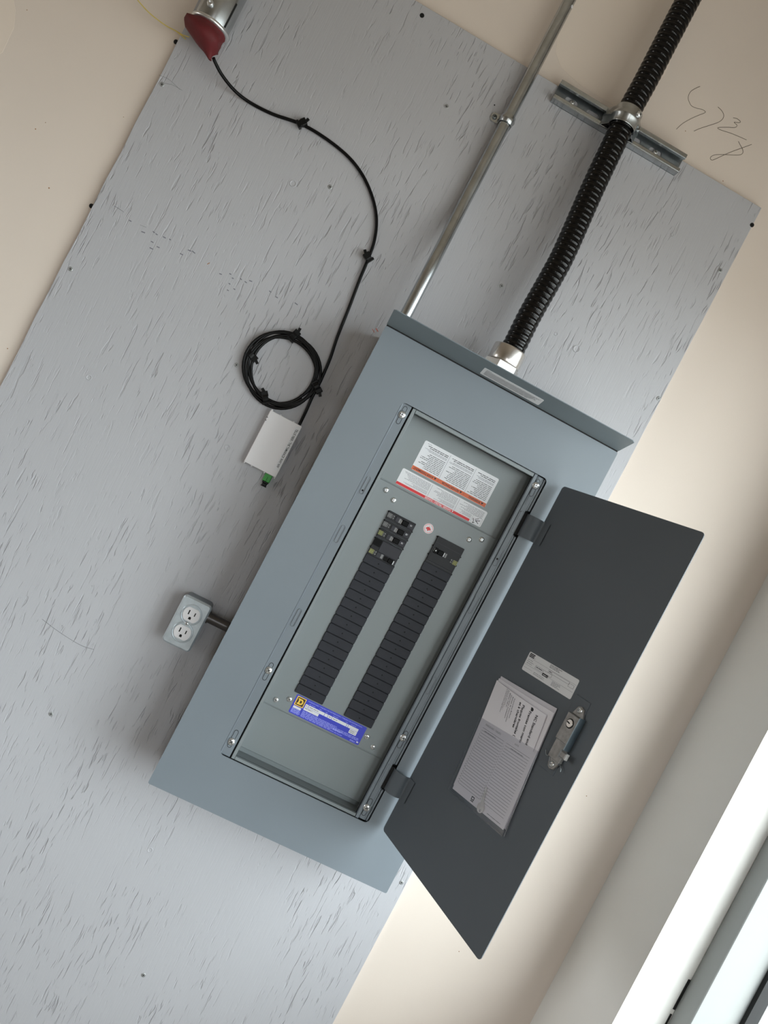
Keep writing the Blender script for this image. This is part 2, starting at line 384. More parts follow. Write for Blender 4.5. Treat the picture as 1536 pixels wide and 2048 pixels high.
def knot(px, py, r):                            # a filled knot: ring-shaped ridge
    b = MB(); q = at(px, py, YB); f = Wf(q)
    b.lathe(f, [(r, -.0003), (r * .93, .0009), (r * .8, .0010), (r * .7, .0001), (r * .3, .0003)], 'painted_plywood', 16, False); return b.build('knot', board)
for a in ((586, 367, .0075), (1153, 698, .0080), (455, 895, .0065), (178, 755, .006), (1112, 668, .004), (1315, 322, .004), (893, 212, .006), (300, 1700, .006), (1345, 470, .004)): knot(*a)
def zc(L): return [(x / 3.072, 300 + y / 3.072) for x, y in L]
b = MB()
for x, y in zc([(800, 435), (880, 505), (945, 505), (962, 518), (1010, 537), (1045, 550), (935, 565), (930, 605), (972, 597), (1115, 640), (1190, 628), (1165, 618), (1355, 762), (1415, 762), (1430, 788), (1480, 793), (1510, 812), (1410, 822), (1440, 855), (1400, 862), (1540, 805), (1660, 870), (1700, 905), (1820, 945)]):
    q = at(x, y, YB); f = Wf(q).rot(random.uniform(-12, 12)); w = random.uniform(.0018, .0036)
    b.box(f, -w * 1.1, w * 1.1, -.0010, .0010, -.0002, .00012, 'ink_grey')
stroke(zc([(700, 343), (730, 360), (762, 382)]), .0004, YB, b, 'ink_grey', 2)
stroke(zc([(860, 460), (900, 475)]), .0003, YB, b, 'ink_grey', 2)
b.build('stamp_print', board)['kind'] = 'stuff'
b = MB(); stroke([(84, 1238), (110, 1258), (140, 1278), (165, 1292), (188, 1299)], .0005, YB, b, 'pencil_light')
b.build('pencil_line', board)
for L_ in ([(318, 150), (338, 159), (360, 179)], [(322, 165), (345, 170), (365, 181)]):
    b = MB(); stroke(L_, .0003, YB, b, 'pencil_light'); b.build('pencil_line', board)
b = MB(); q = at(754, 660, YB); b.box(Wf(q).rot(60), -.001, .001, -.004, .004, -.0002, .0003, 'orange_chalk'); b.box(Wf(at(747, 662, YB)).rot(-30), -.005, .004, -.0006, .0006, -.0002, .0003, 'orange_chalk'); b.build('chalk_mark', board)
b = MB(); q = at(417, 527, YB); b.box(Wf(q).rot(60), -.003, .003, -.0007, .0007, -.0002, .0003, 'stain'); b.build('glue_spot', board)

# ------------------------------------------------------------------ electrical panel
HW, HH = .254, .4835
panel = thing('electrical_panel', P(0, YB, -HH), 'large grey electrical panel with its door open, mounted upside down on grey plywood', 'electrical panel')
F0 = Fr(P(0, 0, 0))                             # c is towards the room
b = MB()
bw = .0016
for a0, a1, z0, z1 in ((-HW + .002, -HW + .002 + bw, -HH + .002, HH - .002), (HW - .002 - bw, HW - .002, -HH + .002, HH - .002)): b.box(F0, a0, a1, z0, z1, -YB + .0014, -.004, 'panel_grey')
b.box(F0, -HW + .003, HW - .003, HH - .002 - bw, HH - .002, -YB + .0014, -.004, 'panel_grey'); b.box(F0, -HW + .003, HW - .003, -HH + .002, -HH + .002 + bw, -YB + .0014, -.004, 'panel_grey')
b.box(F0, -HW + .003, HW - .003, -HH + .003, HH - .003, -YB + .0014, -YB + .0034, 'panel_grey'); b.build('enclosure_box', panel)
b = MB()
ox0, ox1, oz0, oz1 = -.161, .1565, -.3755, .3735
hole = rrect(ox1 - ox0, oz1 - oz0, .009, 5, (ox0 + ox1) / 2, (oz0 + oz1) / 2)
b.holed(F0, rrect(2 * HW, 2 * HH, .003, 2), [hole], -.0018, 0, 'panel_grey')
for a0, a1, z0, z1 in ((-HW, -HW + .0018, -HH + .003, HH - .003), (HW - .0018, HW, -HH + .003, HH - .003), (-HW + .003, HW - .003, HH - .0018, HH), (-HW + .003, HW - .003, -HH, -HH + .0018)): b.box(F0, a0, a1, z0, z1, -.012, -.0018, 'panel_grey')
hs = [(.2516, .2986), (-.3012, -.2546)]          # hinge heights
trim = b.build('trim', panel)
# dark sheet standing in for the shaded space behind the trim opening
b = MB(); b.box(F0, -.175, .175, -.40, .40, -.0135, -.0125, 'dark_gap')
b.v, b.f, b.m, b.s = [], [], [], []
b.holed(F0, [(-.24, -.44), (.24, -.44), (.24, .44), (-.24, .44)], [[(-.131, -.369), (.1285, -.369), (.1285, .3655), (-.131, .3655)]], -.014, -.0125, 'dark_gap'); b.build('shade_backing', panel)
# left and right mounting rails with slots and screws
RY = -.0052
def rail(x0, x1, sl, scr, dots, right):
    b = MB()
    if not right:
        b.box(F0, x0, x1, oz0 - .0, oz1 + .0, -.0085, RY, 'panel_grey', .0008)
        b.box(F0, x0 - .001, x0 + .003, oz0 + .001, oz1 - .001, -.0085, RY + .0022, 'panel_grey', .0012)
    else:
        b.box(F0, x0, x0 + .0065, oz0, oz1, -.012, RY + .0012, 'panel_grey', .0008)
        cuts = [oz0] + [q for z0, z1 in sorted(hs) for q in (z0 - .002, z1 + .002)] + [oz1]
        b.box(F0, x0 + .0072, x1 - .0085, oz0 + .0015, oz1 - .0015, -.0085, RY, 'panel_grey', .0008)
        for k in range(0, len(cuts), 2):
            b.box(F0, x1 - .0092, x1 - .0052, cuts[k] + .001, cuts[k + 1] - .001, -.0105, RY - .0012, 'panel_grey', .0008)
            b.box(F0, x1 - .0046, x1 - .0006, cuts[k] + .002, cuts[k + 1] - .002, -.0095, RY + .0008, 'panel_grey', .0012)
        b.box(F0, x0 + .0095, x0 + .0105, hs[0][1] + .012, oz1 - .001, RY - .001, RY + .0009, 'panel_grey', .0005)
    r = b.build('mounting_rail', panel)
    xm = (x0 + x1) / 2 - (.0012 if right else 0)
    for z, dot in sl:
        b = MB(); f = F0.at(xm, z, RY); b.prism(f.at(.0003, -.0002), stadium(.0080, .0366), -.0002, .0002, 'dark_gap'); b.holed(f, stadium(.0075, .036), [stadium(.0058, .0343)], -.0002, .0014, 'panel_grey'); b.prism(f, stadium(.0061, .0346), -.0002, .0003, 'panel_grey')
        if dot is not None: b.lathe(f.at(0, dot), [(.0019, .0003), (.0017, .0006)], 'dark_hole', 10)
        b.build('slot', r)
    for z, dz in scr:
        b = MB(); f = F0.at(xm, z + dz, RY); b.prism(f, stadium(.0085, .037), -.0002, .0003, 'dark_gap'); b.prism(f, stadium(.0066, .0350), -.0002, .0004, 'panel_grey'); b.build('slot', r)
        b = MB(); screw(b, F0.at(xm, z, RY), .0077, .0042, 'bright_zinc', random.uniform(0, 90)); b.build('screw', r)
    return r
rail(-.1605, -.1398, [(.2017, -.011), (.098, None), (-.0809, None)], [(.3515, -.001), (-.1934, -.003), (-.3465, .006)], None, False)
rr = rail(.1296, .1562, [(.1976, -.004), (.0937, None), (-.0822, None)], [(.3530, -.005), (-.1966, -.004), (-.3494, .001)], None, True)
b = MB(); b.lathe(F0.at(.1405, .2955, RY), [(.0019, .0001), (.0017, .0006)], 'dark_hole', 10); b.build('hole', rr)
# inner frame (picture-frame lip) and tunnel to the dead front
DF = -.040
b = MB()
b.box(F0, -.1368, -.1305, -.3750, .3725, -.0120, RY + .001, 'cover_grey', .0006)
b.box(F0, -.1300, .1285, .3650, .3728, -.0120, RY + .001, 'cover_grey', .0006)
b.box(F0, -.1300, .1285, -.3750, -.3688, -.0120, RY + .001, 'cover_grey', .0006)
for a0, a1, z0, z1 in ((-.1325, -.1310, -.372, .368), (.1360, .1375, -.372, .368), (-.131, .136, .3680, .3695), (-.131, .136, -.3735, -.3720)): b.box(F0, a0, a1, z0, z1, DF - .012, -.0122, 'cover_grey')
b.build('inner_frame', panel)
# dead front: three cover plates
def cover(name, z0, z1, c): b = MB(); b.box(F0, -.1308, .1358, z0, z1, c - .0015, c, 'cover_grey', .0008); return b.build(name, panel)
c_top = cover('cover_plate', .2285, .3675, DF); c_mid = cover('dead_front', -.2610, .2270, DF + .0012); c_bot = cover('cover_plate', -.3600, -.2625, DF)
for z_ in (.2262, -.2632): b = MB(); b.box(F0, -.1308, .1358, z_, z_ + .0030, DF - .001, DF + .0026, 'cover_grey', .0012); b.build('ledge', c_mid)
b = MB(); b.box(F0, -.1308, .1358, -.3715, -.3600, DF - .0105, DF - .0085, 'cover_grey'); b.build('ledge', c_bot)
DM = DF + .0012
for x, z in ((-.1076, .2123), (-.0857, .2019), (.0826, .2018), (.1048, .2132), (-.1088, -.2478), (-.0858, -.2354), (.0847, -.2352), (.1052, -.2487)):
    b = MB(); screw(b, F0.at(x, z, DM), .0056, .0028, 'bright_zinc', random.uniform(0, 90)); b.build('screw', c_mid)
# breakers: interior is mounted the other way up, so its writing is inverted
LX0, LX1, RX0, RX1 = -.0842, -.0246, .0234, .0836
PIT = .01908
def filler(xc, z):
    b = MB(); f = F0.at(xc, z, DM); b.prism(f, rrect(.0606, PIT - .0011, .0018, 2), 0, .0034, 'filler_black', .0007)
    b.lathe(f, [(.0016, .0033), (.0013, .0036)], 'dark_hole', 8); return b.build('filler_plate', panel)
src = None
def copy_at(src, dz, dx):
    o = src.copy(); COL.objects.link(o); o.location = (dx, 0, dz); return o
for xc_, za_ in ((-.0541, .0875), (.0536, .1255)):       # dark backing strips standing in for shade in the gaps between fillers
    b = MB(); b.box(F0, xc_ - .0296, xc_ + .0296, -.2165, za_, DM - .0002, DM + .0012, 'dark_gap'); b.build('filler_gap_shade', c_mid)
f0 = filler(-.0541, .0783)
for i in range(1, 16): o = copy_at(f0, -PIT * i, 0)
for i in range(18): copy_at(f0, .1163 - .0783 - PIT * i, .0541 + .0536)
for o in list(COL.objects):
    if o.name.startswith('filler_plate'): o.parent = panel
def tabs(z0, z1, x0, x1):
    k = round((z1 - z0) / PIT)
    for i in range(k + 1):
        for xx, s_ in ((x0, -1), (x1, 1)):
            if i == k and s_ == 1: continue
            if i == 0 and s_ == -1: continue
            z = z0 + PIT * i - (.003 if s_ < 0 else -.001); b = MB(); b.box(F0, xx - .0012, xx + .0012, z - .0012, z + .0012, DM, DM + .003, 'toggle_black'); b.build('twistout_stub', c_mid)
def logo(b, f, mt):                              # small square maker's mark with two fine bars
    b.holed(f, rrect(.0085, .0085, 0), [rrect(.0064, .0064, 0)], 0, .0002, mt)
    b.rect(f, -.0024, .0024, -.0024, .0024, .00015, mt); b.rect(f, -.0008, .0008, -.0008, .0008, .0003, 'toggle_black')
    b.rect(f, .0055, .0062, -.0040, .0040, .0002, 'mark_grey')
    b.rect(f, .0078, .0096, .0008, .0036, .0002, 'mark_grey'); b.rect(f, .0078, .0096, -.0038, -.0008, .0002, 'mark_grey')
def breaker1(z, mk):
    b = MB(); f = F0.at((LX0 + LX1) / 2, z, DM)
    b.prism(f, rrect(.0585, PIT - .0010, .0008, 2), 0, .0052, 'breaker_black', .0005)
    b.box(f, -.028, .028, -PIT / 2 + .0012, -PIT / 2 + .0022, .005, .0058, 'breaker_grey'); b.box(f, -.028, .028, PIT / 2 - .0030, PIT / 2 - .0022, .005, .0058, 'breaker_black')
    b.box(f, -.0115, .0280, -.0052, .0052, .0050, .0064, 'breaker_grey', .0005)
    logo(b, f.at(-.0245, .0005, .0053), mk)
    b.rect(f, -.0040, .0000, -.0045, .0040, .0066, 'mark_grey'); b.rect(f, .0007, .0022, -.0045, .0030, .0066, 'sticker')
    b.text(f.at(0, 0, .0068, -X, -Z), '15', -.0215, -.0030, .0032, 'sticker', None, True, 'c')
    o = b.build('circuit_breaker', panel)
    b = MB(); b.prism(f.at(.0090, 0, .0062), rrect(.0130, .0100, .001, 2), 0, .0045, 'toggle_black', .001); b.build('toggle', o)
    return o
zt = .1825 - PIT / 2 - .0012
for i, mk in enumerate(('mark_grey', 'mark_grey', 'mark_yellow')): breaker1(zt - PIT * i, mk)
b = MB(); z0_, z1_ = zt - PIT * 4.5, zt - PIT * 2.5; f = F0.at((LX0 + LX1) / 2, (z0_ + z1_) / 2, DM)
b.prism(f, rrect(.0585, 2 * PIT - .0010, .0008, 2), 0, .0052, 'breaker_black', .0005)
b.box(f, -.0285, -.0135, .0025, .0170, .0050, .0054, 'toggle_black'); b.box(f, -.0130, .0285, -.0055, .0170, .0050, .0062, 'breaker_grey', .0006)
b.box(f, -.0125, .0285, -.0165, -.0060, .0050, .0058, 'breaker_grey', .0005)
logo(b, f.at(-.0240, -.0105, .0053), 'mark_yellow'); b.rect(f, -.0035, .0010, -.0150, -.0065, .0060, 'mark_grey')
b.rect(f, .0232, .0250, -.0155, -.0080, .0062, 'sticker'); b.text(f.at(0, 0, .0061, -X, -Z), '20', -.0065, .0090, .0032, 'sticker', None, True, 'c')
o = b.build('circuit_breaker', panel); o['label'] = 'double width breaker with a blank cover and a lower toggle'
b = MB(); b.prism(f.at(.0175, -.0115, .0058), rrect(.0105, .0092, .001, 2), 0, .0045, 'toggle_black', .001); b.build('toggle', o)
b = MB(); b.prism(f.at(.0068, -.0115, .0058), rrect(.0075, .0092, .001, 2), 0, .0008, 'toggle_black'); b.build('toggle_window', o)
z1_ = .1825 - .0012; z0_ = z1_ - 3 * PIT; f = F0.at((RX0 + RX1) / 2, (z0_ + z1_) / 2, DM)
b = MB(); b.prism(f, rrect(.0585, 3 * PIT - .0010, .0008, 2), 0, .0052, 'breaker_black', .0005)
b.box(f, -.028, .028, .0150, .0158, .005, .0056, 'breaker_grey'); b.box(f, -.010, .028, .0040, .0075, .005, .0056, 'breaker_black')
b.box(f, -.028, .028, -.0245, -.0237, .005, .0056, 'breaker_grey'); b.box(f, -.0275, .0275, -.0230, -.0045, .005, .0056, 'breaker_black', .0003)
logo(b, f.at(.0245, -.0045, .0057, -X, -Z), 'mark_yellow'); b.rect(f, -.0030, -.0014, -.0045, .0040, .0058, 'sticker'); b.rect(f, .0000, .0034, -.0045, .0040, .0058, 'mark_grey')
o = b.build('circuit_breaker', panel); o['label'] = 'triple width breaker heading the right column'
b = MB(); b.prism(f.at(-.0100, 0, .0052), rrect(.0110, .0098, .001, 2), 0, .0045, 'toggle_black', .001); b.build('toggle', o)
b = MB(); b.prism(f.at(-.0205, 0, .0052), rrect(.0095, .0120, .003, 3), 0, .0016, 'toggle_black', .0005); b.rect(f.at(-.0205, 0, .0070), -.0010, .0012, -.0012, .0012, 0, 'sticker'); b.rect(f.at(-.0205, 0, .0070), -.0042, -.0034, -.003, .004, 0, 'mark_grey'); b.build('toggle_window', o)
tabs(zt - PIT * 4.5, zt + PIT / 2, LX0 + .0002, LX1 - .0002); tabs(z0_, z1_, RX0 + .0002, RX1 - .0002)
# stickers on the dead front (inverted)
def sticker_frame(x0, x1, z0, z1, c): return Fr(F0((x0 + x1) / 2, (z0 + z1) / 2, c), -X, -Z), x1 - x0, z1 - z0
f, w, h = sticker_frame(-.0840, .0805, .2712, .3340, DF)
b = MB(); b.prism(f, rrect(w, h, .003, 4), -.0002, .0003, 'sticker'); e = .00045
b.rect(f, -w / 2 + .0003, w / 2 - .0003, h / 2 - .0085, h / 2 - .0004, e, 'orange')
c3 = [-w / 2 + .002, -w / 2 + .050, -w / 2 + .107, w / 2 - .002]
for k, s_ in enumerate(('WARNING', 'ADVERTENCIA', 'AVERTISSEMENT')):
    a0, a1 = c3[k], c3[k + 1]; lw = (.026, .038, .044)[k]; am = a0 + .010
    b.text(f, s_, am, h / 2 - .0066, .0042, 'ink', lw, True, 'l', e + .0001)
    b.add([f(am - .0062, h / 2 - .0068, e + .0001), f(am - .0012, h / 2 - .0068, e + .0001), f(am - .0037, h / 2 - .0024, e + .0001)], [(0, 1, 2)], 'ink')
    if k: b.rect(f, a0 - .0004, a0 + .0001, -h / 2 + .003, h / 2 - .009, e, 'ink_grey'); b.rect(f, a0 - .0003, a0, h / 2 - .007, h / 2 - .002, e + .0001, 'ink')
    b.greek(f, a0 + .003, a1 - .003, -h / 2 + .020, h / 2 - .011, 10, .0010, 'ink', e, 1, .35); b.greek(f, a0 + .003, a1 - .003, -h / 2 + .013, -h / 2 + .018, 3, .0006, 'ink_grey', e)
    b.greek(f, a0 + .003, a1 - .003, -h / 2 + .006, -h / 2 + .012, 2, .0012, 'ink', e)
b.greek(f, w / 2 - .016, w / 2 - .006, -h / 2 + .003, -h / 2 + .005, 1, .0007, 'ink_grey', e)
o = b.build('warning_label', c_top); o['label'] = 'inverted white sticker with an orange WARNING band'
f, w, h = sticker_frame(-.0978, .0910, .2325, .2662, DF)
b = MB(); b.prism(f, rrect(w, h, .003, 4), -.0002, .0003, 'sticker')
b.rect(f, -w / 2 + .026, w / 2 - .0004, h / 2 - .0056, h / 2 - .0004, e, 'red')
b.text(f, 'DANGER / PELIGRO / DANGER', .002, h / 2 - .0046, .0034, 'sticker', .058, True, 'c', e + .0001)
b.add([f(-.0325, h / 2 - .0046, e + .0001), f(-.0290, h / 2 - .0046, e + .0001), f(-.0307, h / 2 - .0012, e + .0001)], [(0, 1, 2)], 'sticker')
c3 = [-w / 2 + .002, -w / 2 + .062, -w / 2 + .122, w / 2 - .002]
for k in range(3):
    a0, a1 = c3[k], c3[k + 1]
    if k: b.rect(f, a0 - .0004, a0 + .0001, -h / 2 + .003, h / 2 - .007, e, 'ink_grey')
    b.greek(f, a0 + (.024 if k == 0 else .003), a1 - .003, .002, h / 2 - .0075, 5, .0005, 'ink_grey', e, 1, .5); b.greek(f, a0 + .003, a1 - .003, -h / 2 + .003, .001, 7, .0007, 'ink_grey', e, 1, .35)
g = f.at(-w / 2 + .013, h / 2 - .0085, e)        # shock pictogram
b.holed(g, rrect(.021, .0165, .0002, 1), [rrect(.0205, .016, .0002, 1)], -.0001, .00005, 'ink_grey')
for p0, p1, tk in (((-.007, -.003), (.002, .001), .0006), ((-.006, .004), (.002, .000), .0006), ((.004, .004), (.008, -.002), .0006), ((-.003, -.006), (.004, -.001), .0005), ((.002, .005), (.0045, .0062), .0007)):
    d_ = V(p1) - V(p0); q = Fr(g(*p0), g.ex * d_.x + g.ey * d_.y, g.ey * d_.x - g.ex * d_.y); b.rect(q, 0, d_.length, -tk, tk, .0001, 'ink')
b.lathe(g.at(.0052, .0060), [(.0012, 0), (.0011, .0001)], 'ink', 10)
o = b.build('danger_label', c_top); o['label'] = 'inverted white sticker with a red DANGER band and shock pictogram'
f = F0.at(.0010, .1842, DM)
b = MB(); b.lathe(f, [(.0101, -.0001), (.0101, .0003)], 'sticker', 28, smooth=False); b.holed(f, circle(.0092, 28), [circle(.0087, 28)], .0002, .0004, 'pink')
for i in range(22):
    a = 2 * math.pi * i / 22
    if i % 11 in (0, 5): continue
    q = f.at(.0079 * math.cos(a), .0079 * math.sin(a)).rot(math.degrees(a)); b.rect(q, -.0006, .0006, -.0008, .0008, .0004, 'pink')
leaf = [(0, 10), (1.6, 7), (3.4, 8), (2.7, 3.6), (5, 5.6), (5.6, 4.4), (8.4, 4.9), (7.4, 2.4), (8.6, 1.6), (4.4, -1.8), (5, -3.6), (.6, -3), (.6, -7), (-.6, -7), (-.6, -3), (-5, -3.6), (-4.4, -1.8), (-8.6, 1.6), (-7.4, 2.4), (-8.4, 4.9), (-5.6, 4.4), (-5, 5.6), (-2.7, 3.6), (-3.4, 8), (-1.6, 7)]
b.poly(f.at(0, 0, 0, -X, -Z), [(x * .00063, y * .00063 - .0006) for x, y in leaf], .0005, 'red')
o = b.build('maple_leaf_sticker', c_mid); o['label'] = 'round white sticker with a red maple leaf'
f = Fr(F0(0, -.2388, DM), X, Z); w, h = .1535, .0388     # blue nameplate
b = MB(); b.prism(f, rrect(w, h, .002, 3), -.0001, .0003, 'blue')
g = f.at(-w / 2 + .0125, h / 2 - .0115, e)
b.rect(g, -.0095, .0095, -.0095, .0095, 0, 'yellow'); b.rect(g, -.0078, .0078, -.0078, .0078, .0001, 'brown')
D_out = [(-.0060, .0058), (.0018, .0058), (.0050, .0038), (.0060, 0), (.0050, -.0038), (.0018, -.0058), (-.0060, -.0058), (-.0060, -.0036), (-.0042, -.0036), (-.0042, .0036), (-.0060, .0036)]
b.poly(g, D_out, .0002, 'yellow'); b.poly(g, [(-.0012, .0030), (.0012, .0030), (.0028, .0018), (.0032, 0), (.0028, -.0018), (.0012, -.0030), (-.0012, -.0030)], .0003, 'brown')
b.text(f, 'PANELBOARD / TABLERO DE DISTRIBUCION / TABLEAU DE DISTRIBUTION', -w / 2 + .026, h / 2 - .0045, .0022, 'pale_blue', .118, True, 'l', e)
for a0, a1 in ((.030, .046), (.052, .060), (.066, .072), (.082, .098), (.110, .116), (.122, .135)): b.greek(f, -w / 2 + a0, -w / 2 + a1, h / 2 - .0088, h / 2 - .0068, 1, .0009, 'pale_blue', e)
for a0, a1, y0, y1 in ((.0242, .0305, 0, 0), (.0313, .0655, 0, 0), (.0663, .0725, 0, 0), (.0733, .0815, 0, 0), (.0823, .1140, 0, 0), (.1148, .1175, 0, 0), (.1183, .1400, 0, 0)): b.rect(f, -w / 2 + a0, -w / 2 + a1, h / 2 - .0160, h / 2 - .0100, e, 'sticker')
b.rect(f, -w / 2 + .0242, -w / 2 + .0560, h / 2 - .0225, h / 2 - .0164, e, 'sticker'); b.rect(f, -w / 2 + .1240, -w / 2 + .1400, h / 2 - .0245, h / 2 - .0164, e, 'sticker')
b.rect(f, -w / 2 + .0035, -w / 2 + .0200, h / 2 - .0270, h / 2 - .0225, e, 'sticker')
for a0, a1, y in ((.0255, .0290, .013), (.033, .053, .013), (.026, .042, .0185), (.0755, .080, .013), (.0845, .096, .013), (.1250, .1385, .0190), (.1250, .138, .0220)): b.greek(f, -w / 2 + a0, -w / 2 + a1, h / 2 - y - .0010, h / 2 - y + .0010, 1, .0011, 'ink_grey', e + .0001, 1, .1)
b.greek(f, -w / 2 + .003, -w / 2 + .023, -h / 2 + .002, -h / 2 + .0112, 6, .0010, 'pale_blue', e, 1, .1); b.greek(f, -w / 2 + .0245, w / 2 - .033, -h / 2 + .002, -h / 2 + .0150, 7, .0010, 'pale_blue', e, 1, .35)
b.greek(f, w / 2 - .060, w / 2 - .004, -h / 2 + .0065, -h / 2 + .0125, 3, .0010, 'pale_blue', e, 1, .2); b.rect(f, w / 2 - .0065, w / 2 - .0025, -h / 2 + .0035, -h / 2 + .0060, e, 'sticker'); b.greek(f, w / 2 - .020, w / 2 - .008, -h / 2 + .0015, -h / 2 + .0045, 2, .0009, 'pale_blue', e)
o = b.build('nameplate', c_mid); o['label'] = 'blue nameplate with a yellow square logo'
# drip hood above the trim: lip leaning out over the trim
lip0, lip1 = P(0, .0020, HH + .0030), P(0, -.0588, HH + .0205)
fl = Fr(lip0, X, lip1 - lip0); L = (lip1 - lip0).length
b = MB(); b.prism(fl, [(-HW, 0), (HW, 0), (HW, L - .004), (HW - .005, L), (-HW + .005, L), (-HW, L - .004)], -.0016, 0, 'hood_grey')
b.box(F0, -HW + .002, HW - .002, HH - .0005, HH + .0010, -YB + .0014, -.0022, 'hood_grey')
b.box(F0, -HW + .001, HW - .001, HH + .0002, HH + .0030, -.0040, -.0021, 'dark_gap')  # dark strip painting the shadow line between trim and lip
hood = b.build('drip_hood', panel)
f = fl.at(.0070, .0215, 0); w, h = .1275, .0285
b = MB(); b.prism(f, rrect(w, h, .0025, 4), -.0002, .0003, 'sticker'); b.greek(f, -w / 2 + .006, -w / 2 + .020, h / 2 - .0050, h / 2 - .002, 1, .0012, 'ink_grey', e)
b.greek(f, -w / 2 + .006, w / 2 - .004, -h / 2 + .004, h / 2 - .006, 6, .0014, 'ink_grey', e, 1, .25); b.build('hood_label', hood)
# hinges
DT = 1.15144
DU = V((math.cos(DT), -math.sin(DT), 0)); FD = Fr(P(.1861, -.0080, 0), DU, Z)     # door: a = from hinge, b = up, c = towards the room side
for k, (z0, z1) in enumerate(hs):
    b = MB(); b.box(F0, .1475, .1556, z0 + .0005, z1 - .0005, -.004, -.0008, 'dark_hole'); b.box(F0, .1395, .1478, z0 + .0008, z1 - .0008, -.009, RY + .0008, 'panel_grey', .0005)
    o = b.build('hinge', panel)
    pr = [(P(.1535, .006, 0)), (P(.1545, -.004, 0)), (P(.1590, -.0115, 0)), (P(.1670, -.0155, 0)), (P(.1765, -.0165, 0)), FD(.0045, 0, .0022), FD(.0130, 0, .0014), FD(.0205, 0, .0010)]
    pr = smoothpath(pr, 4); pts = [[V((q.x, q.y, SH.z + z)) for q in pr] for z in (z0 + .001, z1 - .001)]
    b = MB(); b.sheet(pts, V((-.0006, -.0012, 0)), 'door_grey'); b.build('hinge_leaf', o)
# door
DW, DZ0, DZ1 = .3422, -.3704, .3757
b = MB(); b.prism(FD.at(DW / 2, (DZ0 + DZ1) / 2), rrect(DW, DZ1 - DZ0, .007, 5), -.0016, 0, 'door_grey')
door = b.build('door', panel)
f = FD.at(.1940, .0600).rot(2); w, h = .1305, .0352        # rating label
b = MB(); b.prism(f, rrect(w, h, .003, 4), -.0001, .0003, 'sticker')
b.greek(f, -w / 2 + .003, -w / 2 + .022, h / 2 - .0090, h / 2 - .0015, 3, .0018, 'ink', e, 1, .3); b.greek(f, -w / 2 + .058, -w / 2 + .092, h / 2 - .0075, h / 2 - .001, 3, .0008, 'ink', e, 1, .3)
for y in (.0100, .0230): b.rect(f, -w / 2 + .002, w / 2 - .002, h / 2 - y - .0003, h / 2 - y, e, 'ink_grey')
b.rect(f, -w / 2 + .002, -w / 2 + .026, h / 2 - .0286, h / 2 - .0283, e, 'ink_grey')
for a0, a1, y0, y1 in ((.028, .072, .0160, .0215), (.060, .114, .0110, .0155), (.113, .126, .0125, .0185)): b.holed(f, [(-w / 2 + a0, h / 2 - y1), (-w / 2 + a1, h / 2 - y1), (-w / 2 + a1, h / 2 - y0), (-w / 2 + a0, h / 2 - y0)], [[(-w / 2 + a0 + .0004, h / 2 - y1 + .0004), (-w / 2 + a1 - .0004, h / 2 - y1 + .0004), (-w / 2 + a1 - .0004, h / 2 - y0 - .0004), (-w / 2 + a0 + .0004, h / 2 - y0 - .0004)]], .0003, e, 'ink_grey')
b.rect(f, -w / 2 + .050, -w / 2 + .065, -h / 2 + .0100, -h / 2 + .0145, e + .0001, 'ink'); b.greek(f, -w / 2 + .052, -w / 2 + .064, -h / 2 + .0110, -h / 2 + .0130, 1, .0010, 'sticker', e + .0002, 1, 0)
b.greek(f, -w / 2 + .004, -w / 2 + .022, h / 2 - .0215, h / 2 - .012, 3, .0007, 'ink_grey', e); b.greek(f, -w / 2 + .078, -w / 2 + .100, -h / 2 + .003, -h / 2 + .011, 4, .0007, 'ink_grey', e); b.greek(f, -w / 2 + .030, -w / 2 + .062, h / 2 - .0195, h / 2 - .0175, 1, .0012, 'ink', e, 1, .7); b.greek(f, -w / 2 + .062, -w / 2 + .072, h / 2 - .0145, h / 2 - .012, 1, .0012, 'ink', e); b.greek(f, -w / 2 + .030, -w / 2 + .062, -h / 2 + .003, -h / 2 + .008, 2, .0007, 'ink_grey', e, 1, .5)
o = b.build('rating_label', door); o['label'] = 'white rating sticker above the paper pocket'
# latch
b = MB(); b.box(FD, .2680, .3012, -.0715, .0585, 0, .0018, 'door_grey', .0004); b.build('latch_mount', door)
b = MB(); q = FD.at(.2915, 0)
b.prism(FD, [(.2785, .0300), (.3060, .0300), (.3060, -.0480), (.2790, -.0480)], .0015, .0085, 'die_cast', .0006)
b.prism(FD, [(.2785, .0300), (.3065, .0300), (.3065, -.0165), (.2785, -.0165)], .0085, .0120, 'die_cast', .0008)
for s_, zb in ((1, .0300), (-1, -.0480)): b.prism(FD, [(.2795, zb), (.3050, zb), (.2985, zb + s_ * .0145), (.2915, zb + s_ * .0170), (.2850, zb + s_ * .0145)], .0015, .0050, 'die_cast', .0008)
o = b.build('latch', door); o['label'] = 'cast metal latch with a keyed lock'
b = MB(); g = FD.at(.2925, .0150, .0115); b.lathe(g, [(.0082, 0), (.0080, .0008), (.0068, .0008)], 'dark_gap', 24); b.lathe(g, [(.0066, 0), (.0066, .0016), (.0060, .0022)], 'machined', 24); b.box(g.rot(-8), -.0052, .0010, -.0010, .0010, .0020, .0026, 'dark_gap'); b.build('lock_cylinder', door)
b = MB(); b.box(FD, .3067, .3086, -.0250, .0318, .0015, .0150, 'zinc_blue', .0008); b.build('latch_side', door)  # side face of the latch body, added as its own bluish strip
b = MB(); b.box(FD, .3060, .3190, -.0365, -.0262, .0090, .0170, 'die_cast', .0014); b.box(FD, .3000, .3070, -.0385, -.0262, .0085, .0105, 'galvanised_dull', .0004); b.build('thumb_slide', door)
for u_, z in ((.2920, .0400), (.2920, -.0560)):
    b = MB(); screw(b, FD.at(u_, z, .0050), .0050, .0030, 'bright_zinc', 30); b.build('screw', door)
